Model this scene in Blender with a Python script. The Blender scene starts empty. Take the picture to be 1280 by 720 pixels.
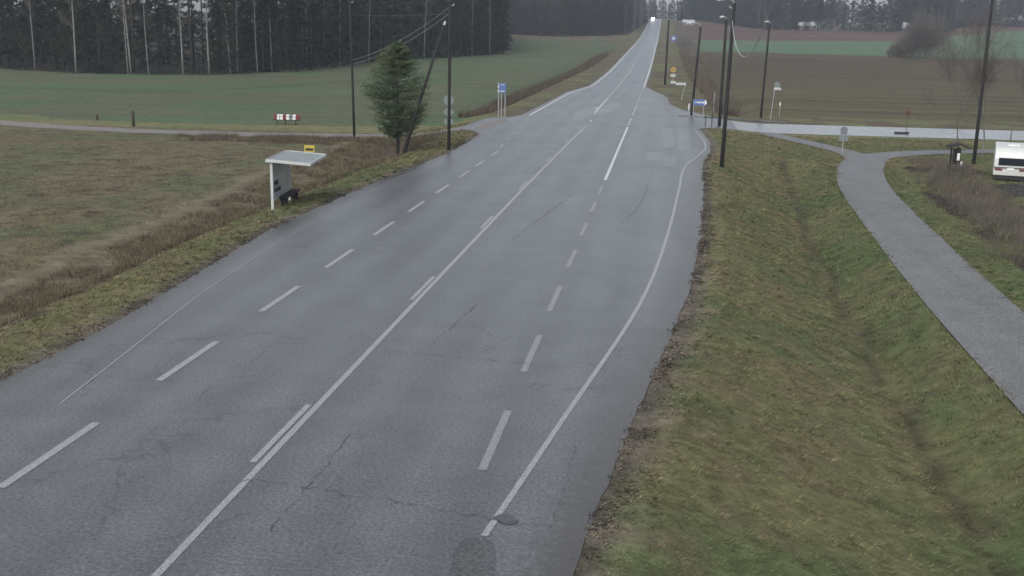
import bpy, bmesh, math, random
import numpy as np
from mathutils import Vector, Matrix
random.seed(7); rng = np.random.default_rng(7)
sc = bpy.context.scene
col = sc.collection
R = math.radians

# ------------------------------------------------------------------ camera
F = 1350.0; ROLL = 0.018; CH = 7.1; VP = (830.0, 49.0)
def unroll(x, y):
    dx, dy = x - 640, y - 360
    c, s = math.cos(-ROLL), math.sin(-ROLL)
    return c*dx - s*dy, s*dx + c*dy
_vx, _vy = unroll(*VP)
PITCH = math.atan(-_vy/F); YAW = math.atan2(_vx, F/math.cos(PITCH))
def ray(x, y):
    a, b = unroll(x, y)
    fw = F*math.cos(PITCH) - b*math.sin(PITCH)
    up = -b*math.cos(PITCH) - F*math.sin(PITCH)
    return (a*math.cos(YAW) - fw*math.sin(YAW), a*math.sin(YAW) + fw*math.cos(YAW), up)
cd = bpy.data.cameras.new('camera'); cam = bpy.data.objects.new('camera', cd); col.objects.link(cam)
cd.sensor_width = 36; cd.lens = 36*F/1280; cd.clip_end = 5000; cd.clip_start = 0.1
_f = Vector((-math.sin(YAW)*math.cos(PITCH), math.cos(YAW)*math.cos(PITCH), -math.sin(PITCH)))
_r0 = Vector((math.cos(YAW), math.sin(YAW), 0)); _u0 = _r0.cross(_f)
_r = _r0*math.cos(ROLL) + _u0*math.sin(ROLL); _u = _u0*math.cos(ROLL) - _r0*math.sin(ROLL)
cam.matrix_world = Matrix(((_r.x, _u.x, -_f.x, 0), (_r.y, _u.y, -_f.y, 0), (_r.z, _u.z, -_f.z, CH), (0, 0, 0, 1)))
sc.camera = cam

# ------------------------------------------------------------------ light
SUN_EL, SUN_ROT = 42, 200
EXPOSURE = 0.6
w = bpy.data.worlds.new("World"); sc.world = w; w.use_nodes = True
nt = w.node_tree; nt.nodes.clear()
sky = nt.nodes.new('ShaderNodeTexSky'); sky.sky_type = 'NISHITA'; sky.sun_disc = False
sky.sun_elevation = R(SUN_EL); sky.sun_rotation = R(SUN_ROT); sky.air_density = 1.0; sky.dust_density = 3.0; sky.ozone_density = 1.0
hs = nt.nodes.new('ShaderNodeHueSaturation'); hs.inputs['Saturation'].default_value = 0.36
bg = nt.nodes.new('ShaderNodeBackground'); bg.inputs['Strength'].default_value = 0.13
wo = nt.nodes.new('ShaderNodeOutputWorld')
nt.links.new(sky.outputs[0], hs.inputs['Color']); nt.links.new(hs.outputs[0], bg.inputs[0]); nt.links.new(bg.outputs[0], wo.inputs[0])
sd = bpy.data.lights.new('sun', 'SUN'); sd.energy = 0.5; sd.angle = R(30); sd.color = (1, .97, .93)
so = bpy.data.objects.new('sun', sd); col.objects.link(so)
# rotation so that light comes from azimuth SUN_ROT
az = R(SUN_ROT); d = Vector((math.sin(az)*math.cos(R(SUN_EL)), math.cos(az)*math.cos(R(SUN_EL)), math.sin(R(SUN_EL))))
so.rotation_euler = (-d).to_track_quat('-Z', 'Y').to_euler()
sc.view_settings.view_transform = 'Standard'; sc.view_settings.look = 'None'
sc.view_settings.exposure = EXPOSURE; sc.view_settings.gamma = 1; sc.view_settings.use_curve_mapping = False
sc.cycles.max_bounces = 6; sc.cycles.volume_bounces = 0
sc.cycles.use_denoising = True; sc.cycles.use_adaptive_sampling = False; sc.cycles.use_light_tree = False

# ------------------------------------------------------------------ noise
def vnoise(x, y, seed=0):
    x = np.asarray(x, float); y = np.asarray(y, float)
    xi = np.floor(x).astype(np.int64); yi = np.floor(y).astype(np.int64)
    fx = x - xi; fy = y - yi; fx = fx*fx*(3-2*fx); fy = fy*fy*(3-2*fy)
    def h(a, b):
        n = (a*374761393 + b*668265263 + seed*1442695041) & 0xffffffff
        n = ((n ^ (n >> 13))*1274126177) & 0xffffffff
        n = n ^ (n >> 16)
        return (n & 0xffff)/65535.0
    return (h(xi, yi)*(1-fx) + h(xi+1, yi)*fx)*(1-fy) + (h(xi, yi+1)*(1-fx) + h(xi+1, yi+1)*fx)*fy
def fbm(x, y, s, seed=0, o=4):
    x = np.asarray(x, float)/s; y = np.asarray(y, float)/s
    t = 0; a = .5; n = 0
    for i in range(o):
        t = t + a*vnoise(x*2**i + 17.3*i, y*2**i + 5.1*i, seed+i); n += a; a *= .5
    return t/n
def ss(a, b, x):
    t = np.clip((np.asarray(x, float)-a)/(b-a), 0, 1); return t*t*(3-2*t)

# ------------------------------------------------------------------ terrain heights
_yy = np.arange(-60, 1600, 4.0)
_pp = np.interp(_yy, [-60, 150, 218, 287, 482, 600, 722, 785, 840, 1000, 1600], [0, 0, .65, 2.3, 7.1, 12, 17.8, 21, 21.6, 18, 16])
_k = np.exp(-0.5*(np.arange(-8, 9)/3.5)**2); _k /= _k.sum()
_ps = np.convolve(np.pad(_pp, 8, mode='edge'), _k, mode='valid')
def P(y): return np.interp(y, _yy, _ps)
RE_Y = [0, 13.4, 15.5, 19.5, 24.5, 30.3, 39.3, 55.3, 64.4, 71.6, 78.5, 86, 90.4, 92.5, 94.2, 104.8, 106.0, 109, 114.9, 124.4, 136, 144, 152, 164, 900]
RE_X = [-1.6, -.9, -.69, -.25, .35, 1.02, 1.68, 2.35, 2.6, 3.34, 3.62, 3.4, 3.2, 4.2, 7.0, 7.0, 5.6, 4.0, 2.2, 1.0, .8, .4, -.8, -2.3, -2.3]
LE_Y = [0, 19.6, 24.7, 30.4, 38, 46.7, 55.8, 65.6, 74, 80, 82.5, 84, 95.9, 98, 101, 146, 163, 180, 900]
LE_X = [-13.1, -13.2, -13.2, -13.6, -14.1, -13.9, -13.5, -12.9, -13.0, -13.3, -14.2, -16, -15.5, -13.4, -12.8, -12.5, -10.8, -10.7, -10.7]
def RE(y): return np.interp(y, RE_Y, RE_X)
def LE(y): return np.interp(y, LE_Y, LE_X)
def Hb(x, y):
    x = np.asarray(x, float); y = np.asarray(y, float)
    z = P(y) - 0.5*ss(3, 9.5, x)
    wz = ss(-14.6, -19.5, x); z = z - 0.6*wz*(1-ss(120, 200, y)) - .3*wz*ss(120, 200, y)
    # gentle rolling relief away from the road
    far = ss(60, 260, np.abs(x))*ss(200, 420, y)
    z = z + far*(fbm(x, y, 260, 3, 2)-.5)*5
    return z
DI_Y = [0, 17.7, 27, 43, 55.6, 66.4, 76]; DI_X = [5.9, 5.95, 6.05, 6.4, 7.2, 7.9, 8.4]
PL_Y = [0, 23, 28.4, 34.5, 42, 48.6, 61.2, 71.4]; PL_X = [7.8, 7.93, 8.02, 8.23, 8.53, 8.93, 9.99, 11.2]
def ditch(x, y):
    xd = np.interp(y, DI_Y, DI_X); xr = np.interp(y, RE_Y[:12], RE_X[:12]) + .9; xp = np.interp(y, PL_Y, PL_X) - .25
    tl = np.clip((x-xr)/(xd-xr), 0, 1); tr = np.clip((xp-x)/(xp-xd), 0, 1)
    t = np.minimum(tl, tr)
    base = 0*x
    tgt = -1.5 + 1.5*(1-np.power(t, 1.0))
    # side walls: left from 0 , right from -.5
    rd_ = lambda t: np.where(t > .86, t-(t-.86)**2*1.8, t)
    zl = -1.5*rd_(tl); zr = -.5 - 1.0*rd_(tr)-.0
    zz = np.where(x < xd, zl, zr)
    m = (x > xr) & (x < xp)
    fade = 1-ss(63, 75, y)
    return zz, m, fade
def Hg(x, y, noise=True):
    x = np.asarray(x, float); y = np.asarray(y, float)
    z = Hb(x, y)
    zz, m, fade = ditch(x, y)
    z = np.where(m, z*(1-fade) + zz*fade, z)
    # ditch between verge and fields (left near, right beyond the junction)
    z = z - .35*np.exp(-((x-(LE(y)-4.6))/1.6)**2)*(1-ss(70, 78, y))
    z = z - .7*np.exp(-((x-8.5)/2.0)**2)*ss(112, 122, y)
    z = z - .6*np.exp(-((x+19)/2.0)**2)*ss(102, 112, y)
    if noise:
        z = z + (fbm(x, y, .9, 11, 3)-.5)*.10*(1-ss(100, 160, y)) + (fbm(x, y, 5, 12, 3)-.5)*np.where(x < 0, .09, .15)*ss(1, 4, np.maximum(x-RE(y), LE(y)-x))
    return z
def project(X, Y, Z):
    v = np.array([X, Y, Z-CH]); r = np.dot(v, _r); u = np.dot(v, _u); f = np.dot(v, _f)
    return 640 + F*r/f, 360 - F*u/f
def G(px, py, fn=Hb):
    X, Y, U = ray(px, py); n = math.hypot(X, Y)
    s = np.concatenate([np.arange(8, 200, .25), np.arange(200, 1500, 1.0)])/n
    dz = (CH+U*s) - fn(X*s, Y*s)
    i = np.argmax(dz < 0)
    if dz[i] >= 0: i = len(s)-1
    if i == 0: i = 1
    a = dz[i-1]/(dz[i-1]-dz[i]) if dz[i-1] != dz[i] else 0
    t = s[i-1] + (s[i]-s[i-1])*a
    return float(X*t), float(Y*t)
def at(px, py, Y):
    a = ray(px, py); t = Y/a[1]; return Vector((a[0]*t, Y, CH + a[2]*t))
def GP(pts, fn=Hb): return [G(*p, fn) for p in pts]

# ------------------------------------------------------------------ mesh helpers
def link(name, me, mat=None, parent=None):
    o = bpy.data.objects.new(name, me); col.objects.link(o)
    if mat: me.materials.append(mat)
    if parent: o.parent = parent
    return o
def npmesh(name, v, f, mat=None, parent=None, colr=None, smooth=False, mats=None, mi=None, rnd=None):
    """v (N,3), f (M,k)"""
    v = np.asarray(v, np.float32); f = np.asarray(f, np.int32); me = bpy.data.meshes.new(name)
    me.vertices.add(len(v)); me.vertices.foreach_set('co', v.ravel())
    k = f.shape[1]; me.loops.add(f.size); me.loops.foreach_set('vertex_index', f.ravel())
    me.polygons.add(len(f)); me.polygons.foreach_set('loop_start', np.arange(0, f.size, k, dtype=np.int32))
    if mi is not None: me.polygons.foreach_set('material_index', np.asarray(mi, np.int32))
    me.polygons.foreach_set('use_smooth', np.full(len(f), smooth))
    if colr is not None:
        a = me.color_attributes.new('Col', 'FLOAT_COLOR', 'POINT')
        c = np.ones((len(v), 4), np.float32); c[:, :3] = colr; a.data.foreach_set('color', c.ravel())
    me.update(calc_edges=True)
    if mats:
        for m in mats: me.materials.append(m)
        mat = None
    return link(name, me, mat, parent)
def empty(name, loc=(0, 0, 0), rz=0):
    o = bpy.data.objects.new(name, None); col.objects.link(o); o.location = loc; o.rotation_euler = (0, 0, rz); o.empty_display_size = .3; return o
def tag(o, label, cat, group=None):
    o['label'] = label; o['category'] = cat
    if group: o['group'] = group
    return o
def kind(o, k='structure'): o['kind'] = k; return o
class MB:
    def __init__(s): s.v = []; s.f = []
    def add(s, vs, fs):
        b = len(s.v); s.v += [tuple(p) for p in vs]; s.f += [tuple(b+i for i in q) for q in fs]; return s
    def box(s, x0, x1, y0, y1, z0, z1):
        vs = [(x, y, z) for z in (z0, z1) for y in (y0, y1) for x in (x0, x1)]
        return s.add(vs, [(0, 2, 3, 1), (4, 5, 7, 6), (0, 1, 5, 4), (2, 6, 7, 3), (0, 4, 6, 2), (1, 3, 7, 5)])
    def tube(s, pts, rad, n=8, cap=True):
        pts = [Vector(p) for p in pts]; rings = []
        if not hasattr(rad, '__len__'): rad = [rad]*len(pts)
        b = len(s.v); prev = None
        for i, p in enumerate(pts):
            t = (pts[min(i+1, len(pts)-1)] - pts[max(i-1, 0)]).normalized()
            a = prev if prev is not None else (Vector((1, 0, 0)) if abs(t.x) < .9 else Vector((0, 1, 0)))
            a = (a - t*a.dot(t)).normalized(); prev = a; c = t.cross(a)
            for k in range(n):
                q = 2*math.pi*k/n; s.v.append(tuple(p + (a*math.cos(q) + c*math.sin(q))*rad[i]))
        for i in range(len(pts)-1):
            for k in range(n):
                s.f.append((b+i*n+k, b+i*n+(k+1) % n, b+(i+1)*n+(k+1) % n, b+(i+1)*n+k))
        if cap:
            s.f.append(tuple(b+k for k in range(n))[::-1]); s.f.append(tuple(b+(len(pts)-1)*n+k for k in range(n)))
        return s
    def prism(s, poly, axis, a0, a1):
        """poly 2-D points extruded along axis ('x','y','z') from a0 to a1"""
        def mk(p, a): return {'x': (a, p[0], p[1]), 'y': (p[0], a, p[1]), 'z': (p[0], p[1], a)}[axis]
        n = len(poly); vs = [mk(p, a0) for p in poly] + [mk(p, a1) for p in poly]
        fs = [tuple(range(n))[::-1], tuple(range(n, 2*n))] + [(i, (i+1) % n, n+(i+1) % n, n+i) for i in range(n)]
        return s.add(vs, fs)
    def build(s, name, mat, parent=None, bevel=0, smooth=False):
        me = bpy.data.meshes.new(name); me.from_pydata(s.v, [], s.f)
        bm = bmesh.new(); bm.from_mesh(me)
        bmesh.ops.recalc_face_normals(bm, faces=bm.faces)
        if bevel: bmesh.ops.bevel(bm, geom=bm.edges[:], offset=bevel, segments=2, affect='EDGES', profile=.6)
        bm.to_mesh(me); bm.free()
        if smooth:
            for p in me.polygons: p.use_smooth = True
        return link(name, me, mat, parent)

# ------------------------------------------------------------------ materials
def mat(name, c, rough=.8, var=.15, scale=4, bump=0, bscale=30, metal=0, spec=.5, attr=False, c2=None, emis=None, es=1, stretch=None, trans=0):
    m = bpy.data.materials.new(name); m.use_nodes = True; t = m.node_tree; n = t.nodes; b = n['Principled BSDF']; L = t.links.new
    tc = n.new('ShaderNodeTexCoord'); vec = tc.outputs['Object']
    if stretch:
        mp = n.new('ShaderNodeMapping'); mp.inputs['Scale'].default_value = stretch; L(vec, mp.inputs[0]); vec = mp.outputs[0]
    nz = n.new('ShaderNodeTexNoise'); nz.inputs['Scale'].default_value = scale; nz.inputs['Detail'].default_value = 6; nz.inputs['Roughness'].default_value = .65; L(vec, nz.inputs['Vector'])
    mr = n.new('ShaderNodeMapRange'); mr.inputs[1].default_value = .3; mr.inputs[2].default_value = .7; mr.inputs[3].default_value = 1-var; mr.inputs[4].default_value = 1+var; L(nz.outputs['Fac'], mr.inputs[0])
    mx = n.new('ShaderNodeMix'); mx.data_type = 'RGBA'; mx.blend_type = 'MULTIPLY'; mx.inputs[0].default_value = 1
    if attr:
        at_ = n.new('ShaderNodeAttribute'); at_.attribute_name = 'Col'; L(at_.outputs['Color'], mx.inputs[6])
    elif c2:
        cm = n.new('ShaderNodeMix'); cm.data_type = 'RGBA'; cm.inputs[6].default_value = (*c, 1); cm.inputs[7].default_value = (*c2, 1)
        nn = n.new('ShaderNodeTexNoise'); nn.inputs['Scale'].default_value = scale*.31; nn.inputs['Detail'].default_value = 4; L(vec, nn.inputs['Vector'])
        m2 = n.new('ShaderNodeMapRange'); m2.inputs[1].default_value = .42; m2.inputs[2].default_value = .6; L(nn.outputs['Fac'], m2.inputs[0]); L(m2.outputs[0], cm.inputs[0]); L(cm.outputs[2], mx.inputs[6])
    else: mx.inputs[6].default_value = (*c, 1)
    L(mr.outputs[0], mx.inputs[7]); L(mx.outputs[2], b.inputs['Base Color'])
    b.inputs['Roughness'].default_value = rough; b.inputs['Metallic'].default_value = metal; b.inputs['Specular IOR Level'].default_value = spec
    if trans: b.inputs['Transmission Weight'].default_value = trans
    if emis: b.inputs['Emission Color'].default_value = (*emis, 1); b.inputs['Emission Strength'].default_value = es
    if bump:
        bn = n.new('ShaderNodeTexNoise'); bn.inputs['Scale'].default_value = bscale; bn.inputs['Detail'].default_value = 5; L(vec, bn.inputs['Vector'])
        bp = n.new('ShaderNodeBump'); bp.inputs['Strength'].default_value = bump; bp.inputs['Distance'].default_value = .05; L(bn.outputs['Fac'], bp.inputs['Height']); L(bp.outputs[0], b.inputs['Normal'])
    return m
M = {}
M['ground'] = mat('ground', (1, 1, 1), .95, .35, 2.2, 1.0, 9, attr=True, spec=.15)
M['grass'] = mat('grass_blades', (1, 1, 1), .8, .2, 3, attr=True, spec=.2)
M['wood'] = mat('pole_wood', (.022, .022, .022), .9, .35, 3, .4, 12, stretch=(3, 3, .3))
M['wood_grey'] = mat('grey_wood', (.11, .10, .09), .9, .3, 4, .3, 15, stretch=(3, 3, .3))
M['galv'] = mat('galvanised_steel', (.36, .38, .39), .5, .15, 5, metal=.4)
M['lamp'] = mat('lamp_shell', (.55, .57, .57), .5, .1, 6)
M['wire'] = mat('wire', (.12, .125, .13), .6, .1, 2)
M['cable'] = mat('pale_cable', (.33, .35, .36), .5, .15, 2)
M['white'] = mat('white_paint', (.72, .74, .73), .5, .08, 3)
M['offwhite'] = mat('caravan_shell', (.60, .62, .60), .35, .06, 1.5)
M['shelter'] = mat('shelter_frame', (.46, .49, .49), .5, .15, 3); M['signwhite'] = mat('dull_white_plate', (.42, .45, .45), .5, .12, 5)
M['dark'] = mat('dark_rubber', (.015, .015, .016), .7, .2, 8)
M['glass'] = mat('dark_glass', (.02, .025, .03), .08, .05, 2, spec=.8)
M['red'] = mat('red_paint', (.17, .028, .032), .55, .2, 6)
M['taillamp'] = mat('tail_lamp_red', (.13, .035, .03), .3, .1, 6)
M['yellow'] = mat('yellow_sign', (.45, .36, .05), .5, .1, 8)
M['blue'] = mat('blue_sign', (.075, .13, .33), .45, .12, 6)
M['black'] = mat('black_paint', (.02, .02, .022), .6, .1, 5)
M['signback'] = mat('sign_back_grey', (.15, .18, .18), .55, .12, 5)
M['bark'] = mat('dark_bark', (.035, .030, .026), .95, .35, 3, .5, 14, stretch=(3, 3, .5))
M['pinebark'] = mat('pine_bark', (.04, .03, .024), .95, .35, 2, .4, 12, stretch=(3, 3, .6))
M['birchbark'] = mat('birch_bark', (.19, .19, .18), .8, .65, 2.2, .2, 10, stretch=(2, 2, 3))
M['twig'] = mat('bare_twigs', (.115, .10, .09), .95, .2, 2)
M['spruce'] = mat('spruce_needles', (.016, .024, .015), .9, .45, .55, c2=(.026, .034, .018), spec=.2)
M['pine'] = mat('pine_needles', (.075, .11, .062), .85, .35, 1.2, c2=(.11, .14, .075), spec=.25)
M['scrub'] = mat('dead_scrub', (.075, .060, .050), .95, .3, 1.5, c2=(.11, .09, .065), spec=.15)
M['farwood'] = mat('far_wood', (.020, .028, .020), .95, .4, .08, c2=(.045, .042, .036), spec=.1)
M['bark_far'] = M['bark']

# asphalt with speckle, wheel tracks, damp sheen and fine cracking
def asphalt(name, base, tracks=True, rough=.5, cracks=.5, dirt=False, spec=.5):
    m = bpy.data.materials.new(name); m.use_nodes = True; t = m.node_tree; n = t.nodes; b = n['Principled BSDF']; L = t.links.new
    tc = n.new('ShaderNodeTexCoord')
    def noise(s, det=4, sc_=None, ro=.6):
        v = tc.outputs['Object']
        if sc_: mp = n.new('ShaderNodeMapping'); mp.inputs['Scale'].default_value = sc_; L(v, mp.inputs[0]); v = mp.outputs[0]
        q = n.new('ShaderNodeTexNoise'); q.inputs['Scale'].default_value = s; q.inputs['Detail'].default_value = det; q.inputs['Roughness'].default_value = ro; L(v, q.inputs['Vector']); return q.outputs['Fac']
    def rng_(x, a, b_, c, d_):
        q = n.new('ShaderNodeMapRange'); q.inputs[1].default_value = a; q.inputs[2].default_value = b_; q.inputs[3].default_value = c; q.inputs[4].default_value = d_; L(x, q.inputs[0]); return q.outputs[0]
    def mul(a, b_):
        q = n.new('ShaderNodeMath'); q.operation = 'MULTIPLY'
        L(a, q.inputs[0]); L(b_, q.inputs[1]); return q.outputs[0]
    f = rng_(noise(16, 6, None, .9), .41, .59, .45, 1.6)
    if dirt:
        sx = n.new('ShaderNodeSeparateXYZ'); L(tc.outputs['Object'], sx.inputs[0]); wv = n.new('ShaderNodeMath'); wv.operation = 'MULTIPLY_ADD'; wv.inputs[1].default_value = 2*math.pi/1.84; wv.inputs[2].default_value = 1.2; L(sx.outputs[0], wv.inputs[0])
        si = n.new('ShaderNodeMath'); si.operation = 'SINE'; L(wv.outputs[0], si.inputs[0]); f = mul(f, rng_(si.outputs[0], -1, 1, .90, 1.09))
    f = mul(f, rng_(noise(14, 3), .3, .7, .9, 1.1))
    f = mul(f, rng_(noise(.9, 5), .3, .7, .86, 1.14))
    f = mul(f, rng_(noise(.35, 4, (3.2, .12, 1)), .3, .7, .92, 1.08))
    if cracks:
        vo = n.new('ShaderNodeTexVoronoi'); vo.feature = 'DISTANCE_TO_EDGE'; vo.inputs['Scale'].default_value = .33
        mp = n.new('ShaderNodeMapping'); mp.inputs['Scale'].default_value = (1, .55, 1)
        nz = n.new('ShaderNodeTexNoise'); nz.inputs['Scale'].default_value = 1.6; nz.inputs['Detail'].default_value = 5
        L(tc.outputs['Object'], nz.inputs['Vector'])
        ad = n.new('ShaderNodeMix'); ad.data_type = 'RGBA'; ad.blend_type = 'LINEAR_LIGHT'; ad.inputs[0].default_value = .45
        L(tc.outputs['Object'], ad.inputs[6]); L(nz.outputs['Color'], ad.inputs[7]); L(ad.outputs[2], mp.inputs[0]); L(mp.outputs[0], vo.inputs['Vector'])
        ck = rng_(vo.outputs['Distance'], .0, .010, 0, 1)
        gate = rng_(noise(.16, 3), .50, .60, 1, 0)
        mxx = n.new('ShaderNodeMath'); mxx.operation = 'MAXIMUM'; L(ck, mxx.inputs[0]); L(gate, mxx.inputs[1])
        f = mul(f, rng_(mxx.outputs[0], 0, 1, 1-cracks, 1))
    c = n.new('ShaderNodeMix'); c.data_type = 'RGBA'; c.blend_type = 'MULTIPLY'; c.inputs[0].default_value = 1; c.inputs[6].default_value = (*base, 1)
    L(f, c.inputs[7]); src = c.outputs[2]
    if dirt:
        at_ = n.new('ShaderNodeAttribute'); at_.attribute_name = 'Col'; sp_ = n.new('ShaderNodeSeparateXYZ'); L(at_.outputs['Vector'], sp_.inputs[0])
        ad_ = n.new('ShaderNodeMath'); ad_.operation = 'ADD'; L(sp_.outputs[0], ad_.inputs[0]); L(rng_(noise(7, 5), .3, .7, -.35, .35), ad_.inputs[1])
        dm = n.new('ShaderNodeMix'); dm.data_type = 'RGBA'; dm.inputs[7].default_value = (.058, .053, .047, 1); L(src, dm.inputs[6]); L(rng_(ad_.outputs[0], .3, .9, 0, .9), dm.inputs[0]); src = dm.outputs[2]
    L(src, b.inputs['Base Color']); b.inputs['Specular IOR Level'].default_value = spec
    L(rng_(noise(.3, 3, (1.2, .5, 1)), .3, .7, rough-.02, rough+.03), b.inputs['Roughness'])
    bp = n.new('ShaderNodeBump'); bp.inputs['Strength'].default_value = .35; bp.inputs['Distance'].default_value = .008; L(noise(70, 2), bp.inputs['Height']); L(bp.outputs[0], b.inputs['Normal'])
    return m
M['asphalt'] = asphalt('asphalt', (.092, .098, .104), rough=.35, dirt=True, spec=.65)
M['asphalt_side'] = asphalt('side_asphalt', (.19, .197, .205), rough=.27, cracks=0, spec=.9)
M['path'] = asphalt('path_asphalt', (.138, .140, .140), rough=.6, cracks=0)
M['gravel'] = mat('gravel_road', (.19, .175, .165), .9, .25, 3, .5, 20)
M['patch_light'] = asphalt('light_patch', (.110, .116, .120), rough=.33, cracks=0, spec=.8)
M['patch_dark'] = asphalt('dark_patch', (.076, .079, .082), rough=.5, cracks=0)
M['crack'] = mat('crack_fill', (.045, .048, .052), .8, .2, 10)
def paint(name, c, wear):
    m = mat(name, c, .45, .12, 9); t = m.node_tree; n = t.nodes; b = n['Principled BSDF']; L = t.links.new
    tc = n.new('ShaderNodeTexCoord'); q = n.new('ShaderNodeTexNoise'); q.inputs['Scale'].default_value = 26; q.inputs['Detail'].default_value = 5; q.inputs['Roughness'].default_value = .75; L(tc.outputs['Object'], q.inputs['Vector'])
    r_ = n.new('ShaderNodeMapRange'); r_.inputs[1].default_value = .5-wear*.2-.06; r_.inputs[2].default_value = .5-wear*.2+.10; r_.inputs[3].default_value = .18; L(q.outputs['Fac'], r_.inputs[0])
    src = b.inputs['Base Color'].links[0].from_socket
    mx = n.new('ShaderNodeMix'); mx.data_type = 'RGBA'; mx.inputs[6].default_value = (.105, .11, .118, 1); L(src, mx.inputs[7]); L(r_.outputs[0], mx.inputs[0]); L(mx.outputs[2], b.inputs['Base Color'])
    return m
M['line'] = paint('road_paint', (.33, .34, .345), .35)
M['line_far'] = paint('bright_road_paint', (.55, .57, .58), .9)  # road paint brightened in colour against the sheen of the distant asphalt
M['line_worn'] = paint('worn_road_paint', (.27, .275, .28), .25)

# ------------------------------------------------------------------ ground zones
def pip(x, y, poly):
    inside = np.zeros(x.shape, bool); n = len(poly); j = n-1
    for i in range(n):
        xi, yi = poly[i]; xj, yj = poly[j]
        if yi != yj:
            c = ((yi > y) != (yj > y)) & (x < (xj-xi)*(y-yi)/(yj-yi)+xi); inside ^= c
        j = i
    return inside
# outlines read off the photograph, laid on the terrain
FOREST_EDGE = GP([(-260, 70), (-120, 78), (0, 86), (100, 92), (250, 94), (330, 91), (400, 84), (480, 76), (560, 72), (618, 68)])
FE_BACK = [(FOREST_EDGE[-1][0]*1.18, FOREST_EDGE[-1][1]*1.18), (FOREST_EDGE[-1][0]*1.5, FOREST_EDGE[-1][1]*1.5)]
FOREST2_EDGE = GP([(560, 47), (640, 43), (700, 46), (760, 45), (790, 40), (803, 33), (812, 27)])
EAST_EDGE = GP([(846, 26), (870, 26), (900, 30), (960, 38), (1010, 39), (1060, 40), (1130, 40), (1165, 46), (1200, 34), (1240, 34), (1290, 36), (1400, 36)])
GREEN_W = GP([(-260, 142), (0, 141), (100, 150), (200, 154), (300, 156), (560, 156), (600, 143), (640, 121), (700, 97), (740, 78), (770, 58), (780, 50), (640, 50)]) + FE_BACK[::-1] + FOREST_EDGE[::-1]
BROWN_W2 = GP([(640, 50), (780, 51), (790, 40), (760, 43), (640, 41)])
GREEN_E = GP([(866, 50), (960, 51), (1110, 52), (1165, 50), (1200, 44), (1240, 40), (1400, 38), (1400, 74), (1200, 73), (1110, 70), (960, 66), (872, 64)])
RED_E = GP([(840, 26), (900, 29), (960, 37), (1130, 39), (1130, 51), (960, 51), (866, 50), (850, 36)])
RED_E2 = GP([(1170, 46), (1195, 32), (1290, 32), (1290, 39), (1240, 40)])
SCRUB_E = GP([(846, 30), (858, 33), (872, 58), (885, 90), (905, 115), (925, 143), (895, 141), (872, 112), (855, 85), (846, 55)])
FIELD_E = GP([(872, 64), (960, 66), (1110, 70), (1400, 74), (1500, 152), (1280, 154), (960, 145), (925, 140), (905, 113), (885, 90)])
STRAW = GP([(-200, 440), (-60, 380), (0, 351), (89, 311), (178, 280), (267, 244), (311, 222), (350, 207), (400, 191), (430, 177)])
PR = [(10.5, 10), (10.55, 23), (10.77, 32.2), (10.91, 36.8), (11.44, 44.3), (11.75, 52.4), (12.35, 60.2), (13.65, 69.9)]
def C3(*c): return np.array(c)
def lerp(a, b, t): return a*(1-t[..., None]) + b*t[..., None]
def segd(x, y, pts):
    d_ = np.full(x.shape, 1e9)
    for (x0, y0), (x1, y1) in zip(pts[:-1], pts[1:]):
        dx, dy = x1-x0, y1-y0; t = np.clip(((x-x0)*dx+(y-y0)*dy)/(dx*dx+dy*dy), 0, 1)
        d_ = np.minimum(d_, np.hypot(x-x0-t*dx, y-y0-t*dy))
    return d_
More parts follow.
